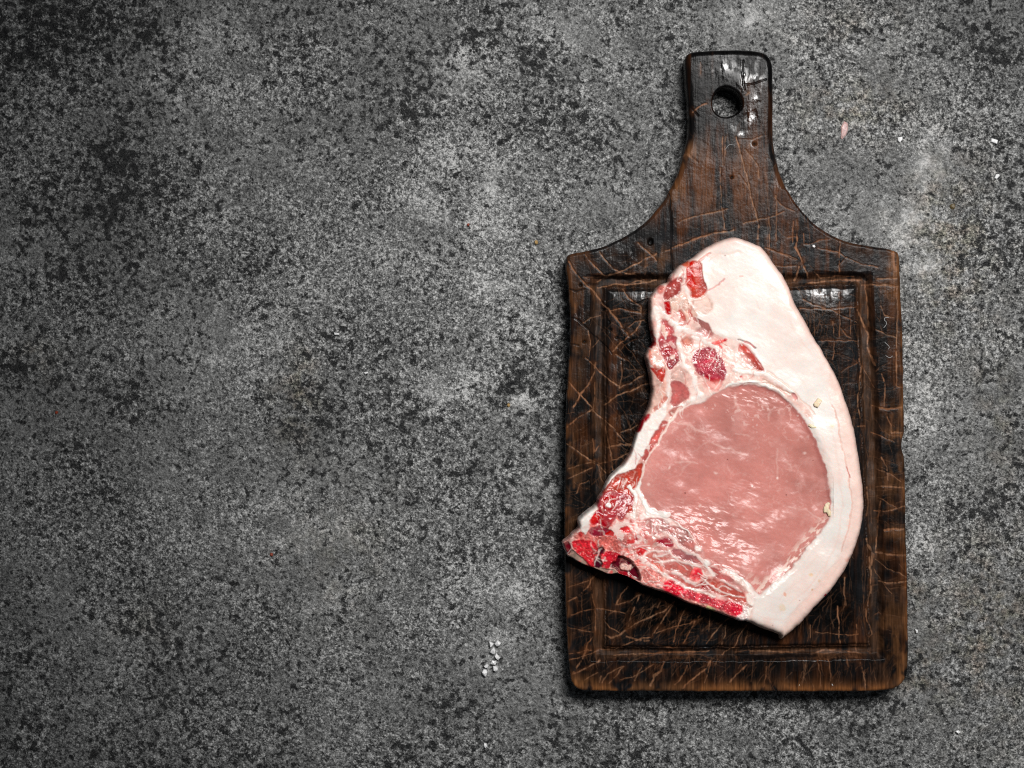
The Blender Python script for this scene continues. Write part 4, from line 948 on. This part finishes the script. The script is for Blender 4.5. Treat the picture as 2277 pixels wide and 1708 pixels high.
    mus('H', [(200, 620), (330, 560), (540, 620), (500, 660), (340, 660)], (.62, .22, .19))
    mus('H', [(90, 550), (150, 500), (210, 530), (160, 600), (110, 590)], (.60, .02, .025), part=None)
    mus('H', [(300, 690), (400, 720), (460, 830), (380, 790)], (.72, .16, .12), part=None)
    cv.dot(*Z('H', (950, 870))[0], 15, (.80, .10, .10), vary=.4, dh=.5, soft=3)
    cv.dot(*Z('H', (960, 870))[0], 10, (.76, .02, .04), vary=.4, soft=4)
    W2 = (.90, .80, .74)
    for q, wd, a in [([(170, 640), (260, 560), (400, 530), (540, 540)], 3, .9), ([(520, 270), (620, 350), (680, 440), (800, 560), (930, 590), (1030, 680), (1100, 760), (1180, 890)], 6.5, .95), ([(350, 690), (500, 680), (700, 690), (880, 740), (1000, 760)], 3.4, .9),
            ([(480, 860), (600, 940), (800, 1040), (1000, 1100), (1200, 1180)], 4, .85), ([(1010, 920), (1150, 1030), (1300, 1110), (1450, 1160), (1610, 1190)], 2.6, .9), ([(600, 850), (700, 870), (790, 950), (920, 990)], 5, .9), ([(1280, 820), (1400, 810), (1500, 880), (1560, 960)], 5, .85), ([(1290, 960), (1420, 1010), (1560, 1100)], 3, .8),
            ([(560, 170), (700, 190), (820, 260), (850, 330)], 2.4, .8), ([(1640, 1000), (1710, 1120), (1730, 1280)], 8, .95), ([(380, 110), (360, 200), (380, 280)], 2.4, .7), ([(260, 110), (230, 170)], 2.2, .7), ([(300, 140), (330, 240), (300, 330)], 2, .6), ([(440, 120), (420, 230), (500, 300)], 2.2, .6), ([(590, 230), (700, 280), (800, 370)], 1.6, .6), ([(190, 330), (210, 440), (280, 510)], 3, .7), ([(560, 540), (620, 620), (660, 670)], 4.5, .8), ([(330, 600), (470, 590), (540, 560)], 3, .8), ([(0, 480), (90, 600), (200, 680), (330, 780), (480, 870)], 6, .7), ([(160, 60), (300, 30), (480, 40), (560, 120)], 9, .9), ([(40, 250), (60, 350)], 3, .7)]:
        cv.stroke(Z('H', *q), wd * .85, W2, alpha=a * .85, rag=.7, soft=2.6, dh=1.2)
    cv.dot(*Z('H', (1085, 690))[0], 7.5, WHT, vary=.05, dh=2)
    cv.dot(*Z('H', (960, 500))[0], 6, (.88, .74, .68), vary=.05, soft=4)
    # ---- white seams beside the eye
    cv.stroke(Z('I', (1260, 40), (1130, 210), (1060, 330), (990, 470), (880, 640), (790, 760), (730, 880), (700, 960), (680, 1060), (640, 1190), (580, 1310)), 3.4, (.88, .66, .58), alpha=.9, rag=.3, dh=1)
    cv.stroke(Z('I', (1130, 130), (1180, 160), (1110, 240)), 5, (.88, .70, .62), alpha=.7)
    cv.stroke(Z('I', (470, 1260), (560, 1350), (590, 1470), (560, 1590), (540, 1700)), 6.5, WHT, alpha=.95, rag=.25, dh=1.5)
    cv.stroke(Z('I', (640, 1200), (610, 1320), (680, 1460), (730, 1580), (760, 1660)), 8, WHT, alpha=.95, rag=.25, dh=1.5)
    cv.stroke(Z('E', (1450, 120), (1500, 250), (1700, 300), (1850, 330)), 9, WHT, alpha=.9, rag=.3, dh=1.5)
    cv.stroke(Z('E', (1240, 330), (1300, 500), (1330, 700)), 7, (.88, .70, .64), alpha=.8, rag=.5)
    # ---- arch over the eye
    mus('J', [(560, 190), (660, 200), (760, 310), (860, 430), (960, 590), (880, 570), (800, 540), (740, 430), (640, 320), (580, 250)], (.46, .085, .07), soft=3.5)
    mus('J', [(560, 260), (640, 330), (740, 440), (800, 560), (700, 500), (600, 380)], (.72, .36, .32), part=None, soft=6, alpha=.8, vary=.5)
    cv.stroke(Z('J', (500, 560), (700, 610), (950, 620), (1100, 720), (1240, 810), (1390, 910)), 7, WHT, soft=4, alpha=.9, rag=.2, dh=3.5)
    cv.stroke(Z('J', (940, 720), (1090, 800), (1200, 870), (1390, 950), (1450, 1010)), 3, (.52, .34, .25), soft=3, alpha=.75, rag=.4, dh=-3)  # shadow line below the raised white tendon, painted as colour
    cv.stroke(Z('J', (380, 830), (480, 780), (650, 750), (850, 760), (980, 800), (1120, 860), (1260, 960)), 4, WHT, alpha=.95, rag=.2, dh=2.5)
    cv.stroke(Z('J', (1000, 600), (1200, 740), (1400, 880), (1500, 1010), (1640, 1130), (1720, 1240)), 2, (.74, .46, .36), soft=2.5, alpha=.75, rag=.4, dh=-2.5)
    mus('J', [(1380, 940), (1430, 960), (1460, 1010), (1400, 990)], (.72, .30, .28), part=None)
    cv.dot(*Z('J', (603, 675))[0], 2.6, (.66, .04, .05), vary=0, dh=-1, soft=3)
    cv.stroke(Z('J', (190, 165), (280, 135), (370, 100)), 6, (.78, .10, .09), alpha=.9, dh=1.5)
    cv.dot(*Z('J', (355, 110))[0], 3.4, (.42, .0, .01), vary=0)
    cv.stroke(Z('J', (255, 170), (300, 230)), 4, (.72, .06, .06), alpha=.9)
    cv.stroke(Z('J', (550, 115), (640, 135), (720, 165), (820, 215)), 3, (.16, .09, .09), alpha=.85, rag=.4, dh=-4)
    cv.stroke(Z('J', (660, 145), (740, 170), (800, 205)), 3, (.55, .10, .10), soft=3, alpha=.7)
    # ---- nicks and spots in the back fat
    cv.stroke(Z('F', (1010, 150), (1100, 90), (1200, 25)), 3, (.66, .22, .18), soft=3, alpha=.85, dh=-3)
    cv.stroke(Z('F', (1130, 690), (1190, 640), (1300, 570), (1440, 470)), 2.6, (.70, .22, .20), soft=2.5, alpha=.85, dh=-2)
    cv.stroke(Z('F', (1690, 405), (1740, 405)), 2, (.75, .34, .30), alpha=.8)
    cv.stroke(Z('F', (1150, 120), (1350, 20), (1500, 60), (1650, 10)), 4, (.82, .62, .54), soft=6, alpha=.6, dh=-3)
    for key, x, y, r_, c in [('M', 830, 195, 5, (.80, .56, .38)), ('M', 940, 265, 3, (.78, .54, .40)), ('M', 850, 370, 3, (.72, .42, .30)), ('M', 545, 410, 4.5, (.74, .40, .30)), ('M', 1000, 435, 3.6, (.52, .015, .045)), ('M', 1045, 380, 3, (.78, .42, .36)), ('M', 500, 565, 7, (.82, .66, .52)), ('N', 140, 820, 5, (.82, .68, .50)), ('M', 1270, 20, 5, (.72, .40, .32)), ('M', 1210, 130, 3, (.74, .44, .36)), ('F', 1440, 66, 1.3, (.2, .15, .12)), ('M', 398, 775, 1.3, (.2, .15, .12)), ('M', 708, 482, 1.0, (.3, .2, .2)), ('F', 845, 868, 1.6, (.1, .06, .05))]:
        q = Z(key, (x, y))[0]
        cv.dot(q[0], q[1], r_, c, vary=.1, soft=1.0 + r_ * .4)
    cv.stroke(Z('D', (640, 640), (660, 720), (640, 800)), 7, (.88, .78, .70), alpha=.8, dh=2)
    cv.stroke(Z('H', (1640, 1290), (1710, 1320)), 4, (.42, .17, .14), alpha=.8, dh=-3)
    tail = sst(1370, 1400, Y) * np.exp(-np.maximum(sd, 0) / 6) * sst(1655, 1670, X)
    cv.col += (np.array([.55, .42, .28], np.float32) - cv.col) * (tail * .8)[..., None]

    # ---- fibres, flecks and blood in the side muscles; pink veins in the white tissue
    wmask = np.zeros(X.shape, np.float32)
    wmask[pid == 3] = 1; wmask[pid == 4] = 1
    red = np.clip((cv.col[..., 0] - cv.col[..., 1]) * 3 - .45, 0, 1) * (pid != 2)
    fib = fbm(X * .6 + Y * .5, Y * .35 - X * .2, 7, 3, 621)
    cv.col *= (1 + red * .75 * (fib - .5) + red * .5 * (fbm(X, Y, 22, 3, 631) - .5))[..., None]
    fl = red * sst(.60, .72, fbm(X, Y, 6, 3, 641)) * sst(.42, .6, fbm(X, Y, 30, 2, 651)) * (pid != 5) * (pid != 6)
    cv.col += (np.array([.84, .58, .52], np.float32) - cv.col) * (fl * .3)[..., None]
    vn = (1 - np.abs(fbm(X, Y, 26, 4, 661) - .5) * 2)
    vr = red * (pid != 5) * (pid != 6) * sst(.93, .985, vn) * sst(.40, .6, fbm(X, Y, 40, 2, 671))
    cv.col += (np.array([.86, .64, .57], np.float32) - cv.col) * (vr * .35)[..., None]
    wh = (1 - red) * (ld < -2)
    lk = np.zeros(X.shape, np.float32)
    lk[cv.box(left, 4)] = sst(-6, 8, seg_dist(cv.WX[cv.box(left, 4)], cv.WY[cv.box(left, 4)], left, True))
    vp = wh * lk * (sst(.90, .985, 1 - np.abs(fbm(X, Y, 34, 4, 681) - .5) * 2) * .22 + sst(.54, .7, fbm(X, Y, 16, 4, 691)) * .12)
    cv.col += (np.array([.80, .40, .34], np.float32) - cv.col) * vp[..., None]
    bl = lk * wh * sst(.66, .76, fbm(X, Y, 20, 3, 701)) * sst(1100, 1180, Y) * sst(1520, 1420, X)
    cv.col += (np.array([.66, .06, .06], np.float32) - cv.col) * (bl * .8)[..., None]
    satm = (.30 * np.isin(pid, (3, 4)) * red)[..., None]
    lum = cv.col.mean(2, keepdims=True)
    cv.col = np.clip(lum + (cv.col - lum) * (1 + satm), .002, .95) * (1 - .18 * np.isin(pid, (3, 4)) * red)[..., None]
    cv.h += lk * (ld < 0) * ((fbm(X, Y, 6, 3, 711) - .5) * (.45 + .6 * red) + (fbm(X, Y, 15, 3, 721) - .5) * 1.3)
    cv.r -= lk * .05
    # torn fibres that follow the run of the tissue
    rf = random.Random(23)
    n_f = 0
    loin_in = ld > 2
    while n_f < 260:
        fx, fy = rf.uniform(1255, 1680), rf.uniform(570, 1385)
        jj, ii = int((fy - cv.y0) / cv.step), int((fx - cv.x0) / cv.step)
        if lk[jj, ii] < .5 or loin_in[jj, ii] or sd[jj, ii] < 6:
            continue
        n_f += 1
        if fy > 1140 and fx > 1400:
            an = math.atan2(.33, .94) + rf.gauss(0, .45)
        elif fy > 1140:
            an = rf.uniform(0, 3.14)
        else:
            an = math.atan2(1, -.28) + rf.gauss(0, .5)
        ln_f = rf.uniform(8, 34)
        bnd = rf.gauss(0, .5)
        pts = [(fx + math.cos(an + bnd * t_) * ln_f * t_, fy + math.sin(an + bnd * t_) * ln_f * t_) for t_ in (-.5, -.17, .17, .5)]
        if rf.random() < .62:
            cv.stroke(pts, rf.uniform(.8, 2.4), (.87, .74, .67), soft=1.6, alpha=rf.uniform(.35, .8), rag=.7, dh=.8)
        else:
            cv.stroke(pts, rf.uniform(.8, 2.0), (.50, .06, .05), soft=1.8, alpha=rf.uniform(.3, .65), rag=.7, dh=-.8)
    # mottled, slightly grainy fat with knife drag
    ft = np.isin(pid, (0, 1)) * (1 - lk)
    cv.col *= (1 + ft * (.05 * (fbm(X, Y, 4, 2, 851) - .5) + .09 * (fbm(X, Y, 24, 4, 861) - .5)))[..., None]
    pb = ft * sst(.50, .72, fbm(X, Y, 34, 4, 871)) * np.clip(.25 + np.exp(-np.maximum(sd, 0) / 40), 0, 1) * .5
    cv.col += (np.array([.79, .54, .47], np.float32) - cv.col) * pb[..., None]
    cv.h += ft * (fbm(X * .3 + Y * .2, Y * .9 - X * .5, 9, 3, 881) - .5) * .32
    cv.r -= ft * .05 * fbm(X, Y, 30, 3, 891)
    # ---- body shape
    rr = 17.0 + 8 * (fbm(X, Y, 60, 2, 541) - .5) + 8 * sst(1640, 1700, X) * sst(800, 1000, Y) - 8 * sst(1480, 1400, X) - 6 * sst(1690, 1640, X) * sst(1200, 1260, Y)
    t = np.clip(sd / rr, 0, 1)
    prof = (1 - (1 - t) ** 3.2) ** (1 / 3.2)
    swell = (fbm(X, Y, 150, 3, 551) - .5) * 16
    fatup = 6 * sst(-10, 14, -ld) * sst(1560, 1640, X)
    fine = (fbm(X, Y, 9, 3, 561) - .5) * np.where(pid == 2, .3, np.where(pid <= 1, .22, .8)) + (fbm(X, Y, 28, 3, 571) - .5) * np.where(pid <= 1, .7, 1.4)
    tipf = 1 - .30 * sst(1440, 1270, X) * sst(1150, 1230, Y)      # bone end is thinner
    zm = ZB + np.maximum(prof * (CT * tipf + swell + fatup + cv.h + fine), 0) * S
    cv.r = np.clip(cv.r + .06 * (cv.n12 - .5), .16, .7)
    root = empty('pork_chop', P(1640, 1000, ZB))
    tag(root, 'raw bone-in pork chop with thick white fat lying on the dark board', 'pork chop')
    names = {0: 'fat_cap', 1: 'rind', 2: 'loin_muscle', 3: 'side_muscle', 4: 'round_muscle', 5: 'backbone_tip', 6: 'rib_bone'}
    ob = build_relief(cv, sd, zm, ZB, root, names, pid, m, BT + CT * S * .85)
    lab = {0: 'thick white back fat and white seams', 1: 'pinkish skin side edge', 2: 'large pale pink eye of lean meat', 3: 'dark red streaky muscles', 4: 'round dark red muscle', 5: 'bright red saw-cut end of the backbone', 6: 'red rib bone along the lower edge'}
    for k_, o in ob.items():
        o['label'] = lab[k_]
pork_chop()

# ------------------------------------------------------------------ small things
def simple_mat(name, color, rough=.4, sss=0.0, trans=0.0):
    m, nt, b = make_mat(name)
    L = nt.links.new
    tc = node(nt, 'ShaderNodeTexCoord')
    n = node(nt, 'ShaderNodeTexNoise')
    n.inputs['Scale'].default_value = 900
    L(tc.outputs['Object'], n.inputs['Vector'])
    mx = node(nt, 'ShaderNodeMix', data_type='RGBA')
    mx.inputs[6].default_value = tuple(c * .82 for c in color) + (1,)
    mx.inputs[7].default_value = tuple(min(1, c * 1.12) for c in color) + (1,)
    L(n.outputs['Fac'], mx.inputs[0])
    L(mx.outputs[2], b.inputs['Base Color'])
    b.inputs['Roughness'].default_value = rough
    b.inputs['Subsurface Weight'].default_value = sss
    b.inputs['Subsurface Scale'].default_value = .002
    b.inputs['Transmission Weight'].default_value = trans
    bp = node(nt, 'ShaderNodeBump')
    bp.inputs['Strength'].default_value = .25
    bp.inputs['Distance'].default_value = .0003
    L(n.outputs['Fac'], bp.inputs['Height'])
    L(bp.outputs[0], b.inputs['Normal'])
    return m

SALT = simple_mat('salt', (.90, .90, .90), .35, .0, .0)
FLAKE = simple_mat('pale_flake', (.76, .62, .42), .45, .2)
SCRAP = simple_mat('meat_scrap', (.55, .36, .34), .4, .2)
REDG = simple_mat('red_grain', (.30, .05, .02), .5)
OCHRE = simple_mat('ochre_grain', (.42, .27, .10), .6)
LINT = simple_mat('lint', (.42, .42, .42), .7)

def chip(name, foot, z0, height, mat, label, cat, group=None, seed=0, top=.72, skew=(0, 0), flat=False):
    """a faceted crumb whose outline is `foot` (pixels), standing at z0"""
    rnd = random.Random(seed)
    cxp = sum(p[0] for p in foot) / len(foot); cyp = sum(p[1] for p in foot) / len(foot)
    base = Vector(P(cxp, cyp, z0))
    bm = bmesh.new()
    rings = []
    for f, hz in ((.86, 0.0), (1.0, .35), (top, .82 if not flat else .9)):
        ring = []
        for (x, y) in foot:
            x_, y_ = cxp + (x - cxp) * f + skew[0] * hz, cyp + (y - cyp) * f + skew[1] * hz
            v = Vector(P(x_, y_, z0)) - base
            hh = hz * (1 + rnd.uniform(-.18, .18)) if hz > 0 else 0
            ring.append(bm.verts.new((v.x, v.y, hh * height)))
        rings.append(ring)
    n = len(foot)
    for a, b_ in ((0, 1), (1, 2)):
        for i in range(n):
            bm.faces.new((rings[a][i], rings[a][(i + 1) % n], rings[b_][(i + 1) % n], rings[b_][i]))
    apex = bm.verts.new((rnd.uniform(-1, 1) * 2 * S, rnd.uniform(-1, 1) * 2 * S, height))
    for i in range(n):
        bm.faces.new((rings[2][i], rings[2][(i + 1) % n], apex))
    bm.faces.new(list(reversed(rings[0])))
    bmesh.ops.recalc_face_normals(bm, faces=bm.faces)
    me = bpy.data.meshes.new(name)
    bm.to_mesh(me); bm.free()
    me.materials.append(mat)
    o = bpy.data.objects.new(name, me)
    COL.objects.link(o)
    o.location = base
    return tag(o, label, cat, group)

G1 = 'salt crystals in the small pile left of the board'
salts = [
 ([(970, 730), (1010, 735), (1090, 780), (1040, 850), (1000, 880), (980, 820)], 'small triangular white salt crystal, upper left one of the little pile'),
 ([(1170, 680), (1270, 765), (1220, 830), (1160, 850), (1095, 790)], 'diamond shaped white salt crystal at the top right of the little pile'),
 ([(1080, 850), (1110, 900), (1130, 950), (1110, 1030), (1070, 1045), (985, 990), (1010, 930)], 'white salt crystal just below the top two of the little pile'),
 ([(1140, 1010), (1210, 1080), (1255, 1130), (1190, 1195), (1140, 1150), (1100, 1090)], 'white salt crystal with greyish corner at the right of the little pile'),
 ([(1030, 1180), (1100, 1200), (1150, 1190), (1160, 1250), (1120, 1310), (990, 1280)], 'broad white salt crystal in the middle of the little pile'),
 ([(910, 1260), (965, 1310), (935, 1390), (880, 1370), (830, 1330)], 'white salt crystal at the left of the little pile above the lowest one'),
 ([(1060, 1330), (1150, 1325), (1190, 1380), (1180, 1440), (1140, 1475), (1075, 1450)], 'rounded white salt crystal at the lower right of the little pile'),
 ([(830, 1395), (900, 1400), (935, 1480), (910, 1560), (875, 1605), (810, 1540), (785, 1480)], 'largest greyish white salt crystal, lowest of the little pile')]
for i, (f, lab) in enumerate(salts):
    chip('salt_crystal', Z('T', *f), 0, .0034 + .0006 * (i % 3), SALT, lab, 'salt', G1, seed=i, top=.8)
G2 = 'single salt crystals strewn on the stone'
for i, (f, lab) in enumerate([
 (Z('U', (780, 335), (840, 325), (842, 360), (808, 398), (785, 372)), 'small pointed white salt crystal alone on the stone right of the handle'),
 (Z('U', (1835, 340), (1915, 365), (1905, 415), (1830, 385)), 'blocky white salt crystal near the right edge, upper of two'),
 (Z('U', (1890, 748), (1930, 745), (1936, 770), (1895, 808), (1870, 795)), 'oval white salt crystal near the right edge, lower of two'),
 ([(1076, 1651), (1082, 1652), (1084, 1659), (1080, 1664), (1075, 1659)], 'tiny white salt crystal alone near the bottom edge below the little pile'),
 ([(2033, 1398), (2040, 1400), (2041, 1406), (2036, 1408)], 'tiny white salt crystal beside the lower right side of the board'),
 ([(2123, 1626), (2129, 1622), (2136, 1627), (2130, 1631)], 'tiny white salt crystal near the bottom right corner of the picture'),
 ([(742, 739), (748, 741), (755, 741), (755, 745), (744, 745)], 'thin white sliver on the stone left of the board, upper of two'),
 ([(809, 828), (818, 826), (820, 830), (812, 833)], 'thin white sliver on the stone left of the board, lower of two')]):
    chip('salt_crystal', f, 0, .0026, SALT, lab, 'salt', G2, seed=20 + i, top=.8)
chip('meat_scrap', Z('U', (185, 150), (225, 170), (232, 200), (228, 260), (205, 310), (165, 355), (148, 335), (152, 270), (150, 215)), 0, .0012, SCRAP, 'small pinkish scrap of meat on the stone right of the handle', 'meat scrap', seed=3, top=.7)
chip('bone_crumb', Z('Q', (845, 150), (875, 142), (893, 165), (878, 185), (850, 175)), BT - .0002, .0018, SALT, 'small white crumb on the right shoulder of the board', 'crumb', seed=41)
chip('bone_crumb', Z('M', (700, 1440), (718, 1435), (728, 1500), (715, 1512), (698, 1480)), BT - .0014, .0016, simple_mat('bone', (.62, .54, .40), .5), 'yellowish crumb on the bottom edge of the board, left of two', 'crumb', seed=42)
chip('bone_crumb', Z('M', (1080, 1440), (1105, 1450), (1115, 1490), (1085, 1500), (1070, 1470)), BT - .0014, .0016, simple_mat('bone_grey', (.42, .42, .42), .5), 'greyish crumb on the bottom edge of the board, right of two', 'crumb', seed=43)
zt = BT + CT * S * 1.0
chip('pale_flake', Z('J', (1790, 1000), (1850, 1040), (1840, 1070), (1790, 1150), (1735, 1130), (1720, 1090)), zt + .0011, .0008, FLAKE, 'yellowish flake on the white fat, upper of three', 'flake', seed=51, top=.8)
chip('pale_flake', Z('J', (1650, 1400), (1700, 1410), (1770, 1450), (1760, 1470), (1690, 1465), (1640, 1430)), zt + .0008, .0007, FLAKE, 'yellowish flake where fat meets lean, middle of three', 'flake', seed=52, top=.8)
chip('pale_flake', Z('O', (110, 190), (130, 200), (120, 260), (145, 300), (140, 360), (115, 350), (95, 310), (60, 310), (58, 260), (80, 210)), zt + .0002, .0010, FLAKE, 'yellowish flake at the right rim of the lean, lowest of three', 'flake', seed=53, top=.75)
for i, (x, y, r_, mt, lab) in enumerate([(604, 1233, 4.4, REDG, 'dark red grain on the stone at lower left'), (1041, 500, 3.6, REDG, 'small red grain on the pale stone patch left of the board'),
        (126, 917, 4, REDG, 'dark red grain on the stone near the left edge'), (1192, 539, 5, OCHRE, 'ochre crumb on the stone at the upper left corner of the board'), (1131, 901, 4, OCHRE, 'ochre crumb below the dark stain left of the board'), (2118, 459, 7, simple_mat('brown_grain', (.12, .085, .035), .5), 'round brown grain on the pale stone right of the board')]):
    rnd = random.Random(60 + i)
    chip('stone_grain', [(x + r_ * rnd.uniform(.75, 1.1) * math.cos(a), y + r_ * rnd.uniform(.75, 1.2) * math.sin(a)) for a in np.linspace(0, 6.283, 8)[:-1]], 0, .0016, mt, lab, 'grain', seed=60 + i, top=.65)

def fibre(pts, z, r_, label, name='lint_fibre', mat=LINT, cat='lint'):
    cu = bpy.data.curves.new(name, 'CURVE')
    cu.dimensions = '3D'
    cu.bevel_depth = r_
    cu.bevel_resolution = 1
    sp = cu.splines.new('NURBS')
    sp.points.add(len(pts) - 1)
    b0 = Vector(P(pts[0][0], pts[0][1], z))
    for i, (x, y) in enumerate(pts):
        v = Vector(P(x, y, z + .0002 * (i % 2))) - b0
        sp.points[i].co = (v.x, v.y, v.z, 1)
    sp.use_endpoint_u = True
    sp.order_u = 3
    tmp = bpy.data.objects.new(name, cu)
    me = bpy.data.meshes.new_from_object(tmp)
    bpy.data.objects.remove(tmp)
    me.materials.clear(); me.materials.append(mat)
    o = bpy.data.objects.new(name, me)
    COL.objects.link(o)
    o.location = b0
    return tag(o, label, cat)
zl = BT + .0004
fibre(Z('Q', (1840, 1085), (1790, 1080), (1780, 1120), (1815, 1140), (1805, 1190), (1775, 1215)), zl, .00013, 'curled white lint fibre on the right frame of the board, top of three')
fibre(Z('Q', (1790, 1405), (1830, 1440), (1855, 1470), (1835, 1495)), zl, .00012, 'hooked white lint fibre on the right frame of the board, middle of three')
fibre(Z('Q', (1800, 1575), (1845, 1610), (1885, 1590), (1890, 1580)), zl, .00012, 'short white lint fibre on the right frame of the board, lowest of three')
fibre(Z('R', (680, 280), (720, 230), (740, 210), (800, 225)), zl, .0001, 'thin pale fibre lying on the neck of the board')
